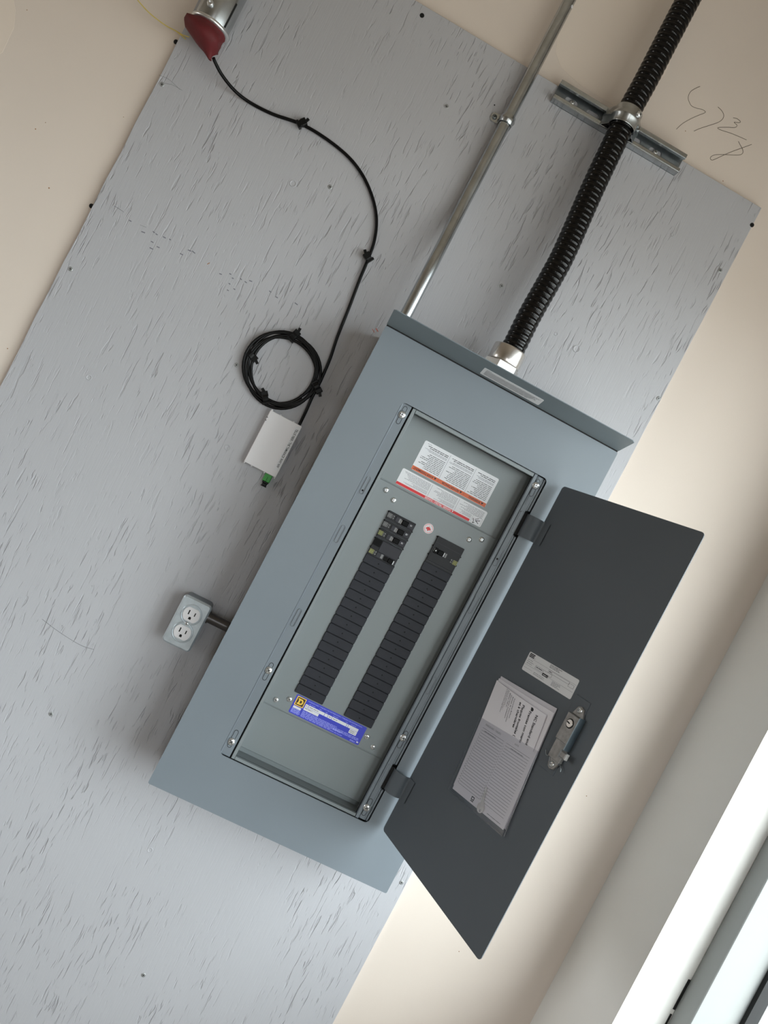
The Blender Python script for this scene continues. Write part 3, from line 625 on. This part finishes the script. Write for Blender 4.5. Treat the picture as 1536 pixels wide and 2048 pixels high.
b = MB(); b.tube(smoothpath([FD(.2690, -.0440, .0060), FD(.2740, -.0500, .0055), FD(.2810, -.0480, .0050), FD(.2840, -.0520, .0050), FD(.2900, -.0610, .0045), FD(.2960, -.0560, .0045)], 5), .0009, 'galvanised_dull', 6)
b.tube(smoothpath([FD(.3030, -.0500, .0050), FD(.3080, -.0490, .0055), FD(.3130, -.0520, .0060), FD(.3150, -.0570, .0060)], 5), .0009, 'galvanised_dull', 6); b.build('spring_wire', door)
# clear pocket for papers
PK = [(.0985, -.0734), (.2545, -.0543), (.2740, -.2000), (.1115, -.2142)]
b = MB(); b.prism(FD, PK[::-1], .0076, .0082, 'clear_plastic')
for i in range(1, 4):
    p0, p1 = V(PK[i]), V(PK[(i + 1) % 4]); b.tube([FD(p0.x, p0.y, .0042), FD(p1.x, p1.y, .0042)], .0012, 'clear_plastic', 6)
for i in (1, 2, 3):
    p0, p1 = V(PK[i]), V(PK[(i + 1) % 4]); b.add([FD(p0.x, p0.y, 0), FD(p1.x, p1.y, 0), FD(p1.x, p1.y, .0076), FD(p0.x, p0.y, .0076)], [(0, 1, 2, 3)], 'clear_plastic')
b.build('document_pocket', door)
# ------------------------------------------------------------------ papers and key in the door pocket
def quad_sheet(b, C4, off, nx, ny, mt, th=.0006):            # C4: tl, tr, br, bl in door coordinates
    tl, tr, br, bl = [V(q) for q in C4]; pts = []
    for j in range(ny + 1):
        t_ = j / ny; row = []
        for i in range(nx + 1):
            s_ = i / nx; q = (tl * (1 - s_) + tr * s_) * (1 - t_) + (bl * (1 - s_) + br * s_) * t_; row.append(FD(q.x, q.y, off(s_, t_)))
        pts.append(row)
    b.sheet(pts[::-1], FD.ez * th, mt)
o0 = FD(.18, -.19, .003)
b = MB()
quad_sheet(b, [(.0940, .0085), (.2455, .0205), (.2690, -.1900), (.1180, -.2020)], lambda s_, t_: .0015 + .0045 * math.sin(math.pi * s_) * max(0, 1 - t_ * 2.6), 14, 16, 'paper2')
quad_sheet(b, [(.0935, .0035), (.2465, .0120), (.2680, -.1890), (.1182, -.2010)], lambda s_, t_: .0032 + .0045 * math.sin(math.pi * s_) * max(0, 1 - t_ * 2.6), 14, 16, 'paper')
cv = lambda s_, t_: .0046 + (.0075 * math.sin(math.pi * min(1, s_ * 1.05)) + .002) * max(0, 1 - t_ * 2.8)
quad_sheet(b, [(.0945, -.0010), (.2370, .0020), (.2640, -.1880), (.1185, -.2000)], cv, 14, 18, 'paper')
def cover_pt(f_, a, b_):                                      # print riding on the bowed cover
    pass
tl, tr, br, bl = V((.0945, -.0010)), V((.2370, .0020)), V((.2640, -.1880)), V((.1185, -.2000))
def on_cover(u_, z_):
    t_ = min(1, max(0, (0 - z_) / .19)); x0 = tl.x * (1 - t_) + bl.x * t_; x1 = tr.x * (1 - t_) + br.x * t_; s_ = min(1, max(0, (u_ - x0) / (x1 - x0))); return FD(u_, z_, cv(s_, t_) + .0010)
class Cov:                                                    # text frame: reads downwards, letter tops towards the hinge-far edge
    def __init__(s, u_, z_, tilt): s.u, s.z, s.t = u_, z_, math.radians(tilt)
    def __call__(s, a, b_, c=0.):
        return on_cover(s.u + math.sin(s.t) * a + math.cos(s.t) * b_, s.z - math.cos(s.t) * a + math.sin(s.t) * b_) + FD.ez * c
for u_, z_, s_, hh, bo in ((.2180, -.0080, 'NC Standard and M', .0052, True), (.2030, -.0090, 'Frentes con marco', .0052, True), (.1850, -.0070, 'Plaques frontales (', .0052, True), (.1765, -.0060, 'et \u00e0 charni\u00e8res', .0052, True)):
    f = Cov(u_, z_, 7.5); b.text(f, s_, 0, 0, hh, 'ink', None, bo)
f = Cov(.2035, -.0015, 7.5); b.add([f(0, 0), f(.006, .001), f(.006, .005), f(.003, .0065), f(0, .004)], [(0, 1, 2, 3, 4)], 'ink')
for u_, z_, s_, hh in ((.1615, -.0070, 'Instruction Bulletin', .0032), (.1560, -.0065, 'Bolet\u00edn de instrucciones', .0032), (.1505, -.0060, "Directives d'utilisation", .0032), (.1455, -.0040, '80043-740-01', .0032), (.1405, -.0020, 'Retain for future use. /', .0022), (.1370, -.0015, 'Conservar para uso futuro. /', .0022), (.1335, -.0010, '\u00c0 conserver pour usage ult\u00e9rieur.', .0022)):
    f = Cov(u_, z_, 7.5); b.text(f, s_, 0, 0, hh, 'ink' if hh < .003 else 'ink_grey', None, False)
book = tag(b.build('instruction_booklet', None, o0), 'curled white instruction booklet poking up out of the door pocket', 'booklet')
C0, C1, C3 = V((.1066, -.0725)), V((.2546, -.0539)), V((.1213, -.2071)); th = math.degrees(math.atan2(C1.y - C0.y, C1.x - C0.x))
g = FD.at(C3.x + .0005, C3.y + .001).rot(5.6); w, h = .1470, .1335
b = MB(); b.box(g, 0, w, 0, h, .0058, .0062, 'paper'); e2 = .00630
b.text(g, 'PANELBOARD / TABLERO', .012, h - .0070, .0034, 'ink_grey', .044, False, 'l', e2); b.text(g, 'DATE', .095, h - .0075, .0030, 'ink_grey', None, False, 'l', e2)
for k in range(23):
    y = h - .013 - k * .0048
    for a0, a1 in ((.008, .0700), (.0755, .1380)): b.rect(g, a0, a1, y, y + .0006, e2, 'ink_grey')
    if k > 1:
        b.text(g, str(2 * k - 3), .0075, y + .0008, .0024, 'ink', None, False, 'r', e2); b.text(g, str(2 * k - 2), .0725, y + .0008, .0024, 'ink_grey', None, False, 'c', e2)
b.greek(g, .016, .050, h - .0175, h - .0150, 1, .0010, 'ink_grey', e2, 1, .2); b.greek(g, .090, .130, h - .0175, h - .0150, 1, .0010, 'ink_grey', e2, 1, .2)
b.greek(g, .100, .140, .003, .006, 1, .0010, 'ink_grey', e2, 1, .2); b.rect(g, .052, .060, .0035, .0050, e2, 'ink'); b.holed(g, rrect(.008, .006, 0, 1, .056, .0090), [rrect(.005, .003, 0, 1, .056, .0090)], .0062, e2, 'ink')
tag(b.build('directory_card', None, g(w / 2, 0, .006)), 'ruled white circuit directory card lying flat in the clear door pocket', 'card')
K0, K1 = V((.2035, -.1925)), V((.1930, -.1590)); d_ = (K1 - K0).normalized(); g = Fr(FD(K0.x, K0.y, .0066), FD.ex * d_.x + FD.ey * d_.y, FD.ey * d_.x - FD.ex * d_.y)
b = MB(); bow = [(.0090 * math.cos(math.radians(a)), .0090 * math.sin(math.radians(a))) for a in range(28, 333, 18)]
b.holed(g, bow + [(.0110, -.0038), (.0130, -.0030), (.0330, -.0028), (.0355, 0), (.0340, .0012), (.0315, .0030), (.0290, .0018), (.0265, .0030), (.0240, .0018), (.0215, .0030), (.0130, .0032), (.0110, .0038)], [circle(.0024, 10, -.0045, 0)], 0, .0009, 'machined')
tag(b.build('key', None, g(0, 0, 0)), 'small metal key lying at the bottom of the clear door pocket', 'key')

# ------------------------------------------------------------------ rigid steel conduit and strap
EX = -.2290
path = [P(EX, .1300, z) for z in (1.72, 1.5, 1.3, 1.1, .95, .86)] + [P(EX, .1290, .80), P(EX, .1230, .765), P(EX, .1090, .715), P(EX, .0950, .675), P(EX, .0885, .645), P(EX, .0870, .61), P(EX, .0870, .56), P(EX, .0870, .4846)]
b = MB(); b.tube(smoothpath(path, 5), .0123, 'galvanised', 20)
em = tag(b.build('steel_conduit', None, P(EX, .087, .4846)), 'thin galvanised steel conduit with an offset bend running up from the panel', 'conduit')
b = MB(); q = P(EX, .1300, 1.245)
for a, dz in ((200, 0), (230, .004), (215, -.004), (240, .001)):
    g = Fr(q + V((.0121 * math.cos(math.radians(a + 90)), -.0121 * abs(math.sin(math.radians(a))) - .0003, dz))); b.box(g, -.0012, .0018, -.002, .002, -.0002, .0004, 'sticker')
b.build('paint_fleck', em)
SZ = .9900
b = MB(); prof = []                                           # one-hole strap: band over the pipe, ear to the left
for a in range(-20, 201, 20): prof.append((EX + .0138 * math.cos(math.radians(a)), .1300 - .0138 * math.sin(math.radians(a))))
prof = [(EX + .0140, .1455)] + prof + [(EX - .0165, .1440), (EX - .0200, .1440), (EX - .0290, .1440), (EX - .0330, .1442)]
zs = [SZ - .0095, SZ - .0080, SZ - .0035, SZ, SZ + .0035, SZ + .0080, SZ + .0095]
rows = []
for i, z in enumerate(zs):
    bul = (0, .0012, .0014, .0032, .0014, .0012, 0)[i]; row = []
    for k, (x, y) in enumerate(prof):
        dx, dy = x - EX, y - .1300
        if 0 < k < 13: l = math.hypot(dx, dy); x += dx / l * bul; y += dy / l * bul
        zz = SZ + (z - SZ) * (1 if k < len(prof) - 1 else .55); row.append(P(x, y, zz))
    rows.append(row)
b.sheet(rows, V((0, -.0012, 0)), 'galvanised')
st = tag(b.build('conduit_strap', None, P(EX, YB, SZ)), 'one-hole steel strap holding the thin conduit to the plywood', 'strap')
b = MB(); screw(b, Wf(P(EX - .0255, .1428, SZ)), .0052, .0034, 'galvanised_dull', 15); b.build('screw', st)
b = MB(); q = at(989, 210, YB); b.lathe(Wf(q), [(.0016, -.0002), (.0014, .0003)], 'dark_hole', 8); b.build('nail_hole', board)

# ------------------------------------------------------------------ strut channel, flexible conduit and clamp
SX0, SX1, TZ0, TZ1, TY = -.1680, .1335, 1.0755, 1.1165, .1250
fs = Fr(P(0, YB, 0)); dS = YB - TY
b = MB(); t_ = .0024; zc_ = (TZ0 + TZ1) / 2
slots = []
x = SX0 - .012
while x < SX1 + .02:
    P_ = rrect(.0285, .0140, .0050, 4, x, zc_); P_ = [(max(SX0 + .001, min(SX1 - .001, a)), q) for a, q in P_]
    if SX0 - .008 < x < SX1 + .008: slots.append(P_)
    x += .0508
b.holed(fs, [(SX0, TZ0), (SX1, TZ0), (SX1, TZ1), (SX0, TZ1)], [s_ for s_ in slots if min(q[0] for q in s_) > SX0 + .004 and max(q[0] for q in s_) < SX1 - .004], .0002, t_, 'galvanised_dull')
for z0, z1, s_ in ((TZ0, TZ0 + t_, 1), (TZ1 - t_, TZ1, -1)):
    b.box(fs, SX0, SX1, z0, z1, t_, dS - .001, 'galvanised')
    zi = z0 if s_ > 0 else z1
    ringp = [(zi, dS - .003), (zi + s_ * .0006, dS - .0012), (zi + s_ * .0022, dS), (zi + s_ * .0080, dS), (zi + s_ * .0093, dS - .0012), (zi + s_ * .0096, dS - .0075), (zi + s_ * .0074, dS - .0075), (zi + s_ * .0070, dS - .0028), (zi + s_ * .0024, dS - .0028)]
    rings = [[V((xx, SH.y + YB - c, SH.z + z)) for z, c in ringp] for xx in (SX0 + SH.x, SX1 + SH.x)]
    b.loft(rings if s_ < 0 else rings[::-1], 'galvanised', False)
strut = tag(b.build('strut_channel', None, P(0, YB, TZ0)), 'short slotted steel strut channel fixed across the top edge of the plywood', 'channel')
for xx in (-.1270, .0745):
    b = MB(); screw(b, fs.at(xx, zc_, t_), .0055, .0035, 'bright_zinc', 35); b.build('screw', strut)
FRD = .0243
def flex_pt(px, py):
    q = at(px, py, .098); z = q.z - SH.z; k = min(1, max(0, (z - .55) / .5)); k = k * k * (3 - 2 * k); return at(px, py, .072 + (.0985 - .072) * k)
cl = [flex_pt(*q) for q in ((1396, -36), (1376, 0), (1333, 82), (1290, 165), (1262, 216), (1228, 287), (1184, 380), (1131, 500), (1104, 552), (1060, 630), (1031, 688))]
last = cl[-1]; cl += [V((last.x - .0025, SH.y + .0715, SH.z + .555)), V((last.x - .003, SH.y + .071, SH.z + .530))]
cl = smoothpath(cl, 40)
acc = [0.]
for i in range(1, len(cl)): acc.append(acc[-1] + (cl[i] - cl[i - 1]).length)
PITCH = .0119; prof = [(0, .93), (.10, .955), (.22, 1.0), (.42, 1.012), (.62, 1.0), (.78, .955), (.86, .93), (.93, .965)]
pts, rad = [], []; n_r = int(acc[-1] / PITCH); j = 0
for i in range(n_r):
    for f_, s_ in prof:
        d_ = (i + f_) * PITCH
        while j < len(acc) - 2 and acc[j + 1] < d_: j += 1
        pts.append(cl[j].lerp(cl[j + 1], (d_ - acc[j]) / max(1e-9, acc[j + 1] - acc[j]))); rad.append(FRD * s_)
b = MB(); b.tube(pts, rad, 'black_flex', 26)
hub = V((last.x - .004, SH.y + .0710, SH.z + HH))
flex = thing('flexible_conduit', hub + V((0, 0, .002)), 'thick ribbed black flexible conduit entering the top of the panel', 'conduit')
b.build('ribbed_jacket', flex)
fh = Fr(hub, X, Y)                                             # c = up
b = MB(); b.lathe(fh, [(.0330, .058), (.0338, .060), (.0340, .066), (.0340, .0885), (.0335, .0905), (.0320, .0915), (.0262, .0915), (.0262, .086)], 'machined', 36, True, False)
b.lathe(fh, [(.0255, .0855), (.0255, .0862)], 'dark_gap', 24); o = b.build('gland_nut', flex); o['label'] = 'silver connector collar'
b = MB(); hexa = [(.0375 * math.cos(math.radians(a + 8)), .0375 * math.sin(math.radians(a + 8))) for a in range(0, 360, 60)]
b.prism(fh, hexa, .036, .0585, 'machined', .002); b.lathe(fh, [(.030, .002), (.030, .038)], 'machined', 28); b.build('hex_body', flex)
# two-piece clamp
ic = min(range(len(cl)), key=lambda i: abs(cl[i].z - SH.z - zc_)); cc = cl[ic]; tv = (cl[ic - 3] - cl[ic + 3]).normalized()
b = MB(); rows = []
zz = [-.0190, -.0175, -.0060, -.0035, .0035, .0060, .0175, .0190]; bul = [0, .0006, .0006, .0028, .0028, .0006, .0006, 0]
yst = SH.y + TY
for i, z in enumerate(zz):
    row = []; R_ = FRD + .0032 + bul[i]
    row.append(V((cc.x - R_ - .0110, yst - .0005, cc.z + z)));
    for a in range(190, -11, -10): row.append(V((cc.x + R_ * math.cos(math.radians(a)), cc.y - R_ * math.sin(math.radians(a)), cc.z + z)) + V((tv.x * z, 0, 0)))
    row.append(V((cc.x + R_ + .0110, yst - .0005, cc.z + z))); rows.append(row)
b.sheet(rows[::-1], V((0, -.0016, 0)), 'galvanised')
clamp = tag(b.build('conduit_clamp', None, V((cc.x, yst, cc.z))), 'shiny steel clamp gripping the black conduit on the strut channel', 'clamp')
b = MB(); q = cc + V((FRD * .62, -FRD * .95 - .004, .008)); g = Fr(q, V((.8, .6, 0)), Z); screw(b, g, .0062, .0045, 'bright_zinc', 40); b.box(g, -.0045, .0045, -.0045, .0045, -.006, 0, 'galvanised', .001); b.build('clamp_screw', clamp)

# ------------------------------------------------------------------ fibre cable, coil, ties and clips
CR = .0033; yc = YB - .0052
run = [(433, 128), (446, 152), (470, 181), (500, 205), (545, 228), (602, 248), (650, 276), (695, 312), (725, 350), (745, 395), (753, 438), (749, 480), (737, 516), (719, 560), (697, 618), (675, 673), (661, 715), (645, 753), (634, 777)]
pr = [at(x, y, yc) for x, y in run]; pr[0] = at(430, 124, .098); pr[1] = at(444, 150, .112); pr[2] = at(469, 181, .128)
tip = at(427, 116, .092)
cable = thing('fibre_cable', pr[-1], 'thin black fibre cable sweeping from the red putty down to a coil', 'cable')
b = MB(); b.tube(smoothpath([tip] + pr, 8), CR, 'black_rubber', 10); b.build('cable_run', cable)
ctr = at(565, 739.5, YB - .010); Rm = .0705; b = MB(); loop = []
N = 5 * 48
for i in range(N + 1):
    a = math.radians(-28) + 2 * math.pi * 5 * i / N; k = 5 * i / N; ph = i / 48.
    rr_ = Rm + .0055 * math.sin(k * 2.4 + a * 1.0) + (k - 2.5) * .0016; dy = .0035 * math.cos(k * 1.9 + a * .7)
    loop.append(ctr + V((rr_ * math.cos(a), dy + .0005, rr_ * math.sin(a))))
b.tube(loop, CR * .93, 'black_rubber', 8); b.build('coil', cable)
b = MB(); tl_ = [at(634, 777, YB - .006), at(624, 795, yc), at(612, 822, yc), at(600, 847, YB - .010), at(597, 853, YB - .010)]; b.tube(smoothpath(tl_, 6), CR, 'black_rubber', 10); b.build('cable_tail', cable)
def tie(px, py, ang, name, label, cat, group, wrap=.0085, tail=1):
    k_ = 1.35; q = at(px, py, YB - .0105); f = Wf(q).rot(ang); f.ex = f.ex * k_; f.ez = f.ez * 1.05; b = MB()
    r0 = wrap                                              # band around the bundle, axis along local a
    rows = []
    for aa in (-.0042, -.0034, .0034, .0042):
        k = 1. if abs(aa) < .004 else .93; rows.append([f(aa, (r0 + .001) * k * math.cos(math.radians(t)), (r0 * .92 + .0005) * k * math.sin(math.radians(t))) for t in range(0, 360, 24)])
    b.loft(rows, 'black_plastic', False)
    o = tag(b.build(name, None, q + V((0, .008, 0))), label, cat, group)
    b = MB(); b.box(f, -.0050, .0050, r0 - .004, r0 + .0060, -.0055, .0055, 'black_plastic', .0008); b.build('head', o)
    b = MB(); b.box(f.at(0, r0 + .0055).rot(18 * tail), -.0028, .0028, -.002, .0080, -.0014, .0012, 'black_plastic', .0004); b.build('tail', o)
    b = MB(); b.box(f, -.0062, .0062, -r0 - .0030, -r0 + .002, -.0040, .0040, 'black_plastic', .0008); b.build('foot', o)
    return o
tg = 'ties around the cable coil'
tie(587, 673, -18, 'cable_tie', 'black tie at the top of the cable coil', 'cable tie', tg)
tie(502, 710, 250, 'cable_tie', 'black tie on the coil side away from the panel', 'cable tie', tg, .0085, -1)
tie(531, 797, 38, 'cable_tie', 'black tie at the bottom of the coil above the white box', 'cable tie', tg)
tie(633, 773, 235, 'cable_tie', 'black tie where the cable joins the coil next to the panel', 'cable tie', tg, .0085, -1)
cg = 'clips along the fibre cable'
tie(602, 247, -38, 'cable_clip', 'black clip on the cable nearer the red putty', 'cable clip', cg, .0050, 1)
tie(737, 516, 60, 'cable_clip', 'black clip on the cable below its bend', 'cable clip', cg, .0050, -1)

# ------------------------------------------------------------------ fibre terminal box
bx0, bx1, bz0, bz1, bd = -.3812, -.3098, .1318, .2485, .0200
f = Fr(P((bx0 + bx1) / 2, YB, (bz0 + bz1) / 2)); w, h = bx1 - bx0, bz1 - bz0
tb = thing('fibre_terminal_box', P((bx0 + bx1) / 2, YB, bz0), 'flat white plastic fibre box with a green plug below the cable coil', 'terminal box')
b = MB(); b.prism(f, rrect(w, h, .0016, 3), .0003, bd, 'white_plastic', .0010); body = b.build('case', tb)
b = MB(); b.holed(f, circle(.0058, 24, -.0045, -.0290), [circle(.0050, 24, -.0045, -.0290)], bd - .0005, bd + .0007, 'white_plastic'); b.build('dimple', body)
b = MB(); tri = [(.0050, .0350), (.0245, .0430), (.0255, .0170)]; ti = [(.0075, .0350), (.0235, .0414), (.0243, .0205)]; b.holed(f, tri, [ti], bd - .0005, bd + .0006, 'white_plastic'); b.build('warning_triangle', body)
b = MB(); b.box(f, w / 2 - .0112, w / 2 - .0008, -h / 2 + .013, h / 2 - .004, bd, bd + .0004, 'sticker')
g = Fr(f(w / 2 - .0085, h / 2 - .010, bd + .0005), -Z, X); b.text(g, 'TELUS FIBER / THE TAMARACK WAY NW', 0, -.0003, .0050, 'ink', .0870, True); b.build('address_strip', body)
for a, bb, sw, sh in ((-w / 2 + .002, -h / 2 - .0008, .0024, .004), (-.0185, -h / 2 - .0010, .0030, .003), (.0105, -h / 2 - .0010, .0024, .003), (w / 2 - .002, -h / 2 - .0010, .0024, .004), (-w / 2 + .0030, h / 2 + .0008, .003, .003), (-.0130, h / 2 + .0006, .003, .002), (.0160, h / 2 + .0006, .003, .002)):
    b = MB(); b.box(f, a - sw / 2, a + sw / 2, bb - sh / 2, bb + sh / 2, .002, bd - .001, 'white_plastic', .0004); b.build('tab', body)
for bb in (h / 2 - .016, h / 2 - .0225):
    b = MB(); b.box(f, -w / 2 - .0002, -w / 2 + .0020, bb - .0008, bb + .0008, bd - .004, bd + .0002, 'dark_gap'); b.build('notch', body)
b = MB(); b.box(f, .0130, .0285, -h / 2 - .0165, -h / 2 + .001, .004, .014, 'green', .0010); b.box(f, .0205, .0213, -h / 2 - .0165, -h / 2 - .006, .0138, .0143, 'dark_gap'); gp = b.build('green_plug', tb)
b = MB(); b.box(f, .0145, .0275, -h / 2 - .0200, -h / 2 - .0165, .004, .014, 'black_plastic', .0006); b.box(f, .0160, .0260, -h / 2 - .0265, -h / 2 - .0200, .005, .013, 'black_plastic', .0012); b.box(f, .0150, .0270, -h / 2 - .0275, -h / 2 - .0262, .0045, .0135, 'black_plastic'); b.build('dust_cap', gp)

# ------------------------------------------------------------------ duplex outlet in a surface box
f = Fr(P(-.3312, YB, -.2050)).rot(0); w, h, dp = .0605, .1040, .0520
ob = thing('outlet_box', P(-.3312, YB, -.257), 'galvanised metal box with a white duplex outlet beside the panel', 'outlet')
b = MB(); b.prism(f, rrect(w - .004, h - .004, .008, 4), .0005, dp - .006, 'galvanised_dull', .0008); b.build('box', ob)
b = MB(); b.prism(f, rrect(w, h, .0075, 5), dp - .0075, dp, 'cover_zinc', .0032); plate = b.build('cover_plate', ob)
b = MB()
for s_ in (1, -1):
    g = f.at(0, s_ * .0195, dp); ring = circle(.0215, 32); b.lathe(g, [(.0215, -.0004), (.0206, .0014), (.0190, .0016), (.0184, .0004)], 'cover_zinc', 32, False, False)
b.box(f, -.008, .008, -.003, .003, dp - .0004, dp + .0012, 'cover_zinc', .0005); b.build('raised_rim', plate)
b = MB(); 
for s_ in (1, -1):
    g = f.at(0, s_ * .0195, dp)
    face = [(.0172 * math.cos(math.radians(a)), max(-.0140, min(.0140, .0172 * math.sin(math.radians(a))))) for a in range(0, 360, 12)]
    b.prism(g, face, -.0010, .0018, 'ivory', .0006)
    b.rect(g, -.0075, -.0051, -.0012, .0082, .0019, 'dark_hole'); b.rect(g, .0054, .0076, -.0004, .0070, .0019, 'dark_hole')
    b.poly(g, [(-.0026, -.0098), (.0026, -.0098), (.0026, -.0062), (.0018, -.0046), (0, -.0040), (-.0018, -.0046), (-.0026, -.0062)], .0019, 'dark_hole')
b.build('receptacle', ob)
b = MB(); screw(b, f.at(0, 0, dp + .0010), .0036, .0016, 'bright_zinc', 50); b.build('screw', ob)
b = MB(); b.tube([P(-.3035, .1120, -.1790), P(-.2525, .1120, -.1790)], .0108, 'dark_steel', 16); b.tube([P(-.3034, .1120, -.1790), P(-.2980, .1120, -.1790)], .0135, 'dark_steel', 8)
tag(b.build('conduit_nipple', None, P(-.28, .112, -.179)), 'short dark steel conduit stub joining the outlet box to the panel', 'conduit')

# ------------------------------------------------------------------ large sleeve with red firestop putty
ex, ey_, ez = -.8140, .1045, .8380
q = P(ex, ey_, ez); fq = Fr(q, X, Y)                            # c = up
sl = thing('conduit_sleeve', q, 'large galvanised conduit sleeve ending at the top corner of the plywood', 'conduit')
b = MB(); b.lathe(fq, [(.0330, .004), (.0330, .85), (.0310, .85), (.0310, .004)], 'galvanised', 36, False, False); b.build('pipe', sl)
b = MB(); b.lathe(fq, [(.0345, .006), (.0352, .008), (.0352, .095), (.0345, .097), (.033, .097)], 'galvanised', 36, False, False); o = b.build('coupling', sl)
b = MB(); b.lathe(fq, [(.0335, .0), (.0375, .0005), (.0392, .0035), (.0385, .0070), (.0350, .0085)], 'bright_zinc', 36, False, False); b.lathe(fq, [(.0335, 0), (.0325, .006)], 'galvanised', 36, False, False); b.build('bushing', sl)
for dz in (.028, .052):
    g = Fr(q + V((-.006, -.0352, dz)), X, Z); b = MB(); b.lathe(g, [(.0062, 0), (.0062, .0045), (.0050, .0060), (.0018, .0060), (.0018, .0040)], 'bright_zinc', 14); b.build('set_screw', sl)
b = MB(); b.box(Fr(q + V((.030, -.0185, .03)), V((.5, .86, 0)), Z), -.0015, .0015, -.02, .03, -.0008, .0010, 'dark_gap'); b.build('seam', sl)
rings = []; nb = 26
prof = [(.0020, .0300), (.0300, .0200), (.0328, .0080), (.0345, -.0010), (.0385, -.0080), (.0390, -.0160), (.0355, -.0240), (.0300, -.0305), (.0235, -.0360), (.0160, -.0410), (.0095, -.0455), (.0056, -.0500), (.0038, -.0535)]
for i, (r, z) in enumerate(prof):
    t_ = max(0., (-z) / .0535); cx = -.008 * math.sin(math.pi * min(1, t_ * 1.6)) * (1 - t_) + t_ * t_ * .030; cy = -.006 * t_ - .010 * math.sin(math.pi * t_) - t_ * t_ * .004
    ring = []
    for k in range(nb):
        a = 2 * math.pi * k / nb; w = 1 + (.06 * math.sin(3 * a + i * .7) + .045 * math.sin(5 * a - i * 1.3) + .03 * math.sin(8 * a + i * 2.1)) * (1 if 3 < i else .1)
        ring.append(fq(cx + r * w * math.cos(a), cy + r * w * math.sin(a), z))
    rings.append(ring)
b = MB(); b.loft(rings[::-1], 'putty', True)
tag(b.build('firestop_putty', None, q), 'dark red putty lump plugging the end of the big conduit sleeve', 'putty')
b = MB(); b.tube(smoothpath([at(262, -20, .10), at(277, 2, .11), at(300, 27, .12), at(330, 50, .135), at(352, 62, .145), at(366, 70, .140), at(378, 74, .125)], 6), .0010, 'string', 6)
b.tube(smoothpath([at(352, 62, .145), at(362, 70, .143), at(371, 78, .135)], 5), .0010, 'string', 6)
tag(b.build('pull_string', None, at(366, 70, .14)), 'thin yellow pull string trailing behind the red putty', 'string')
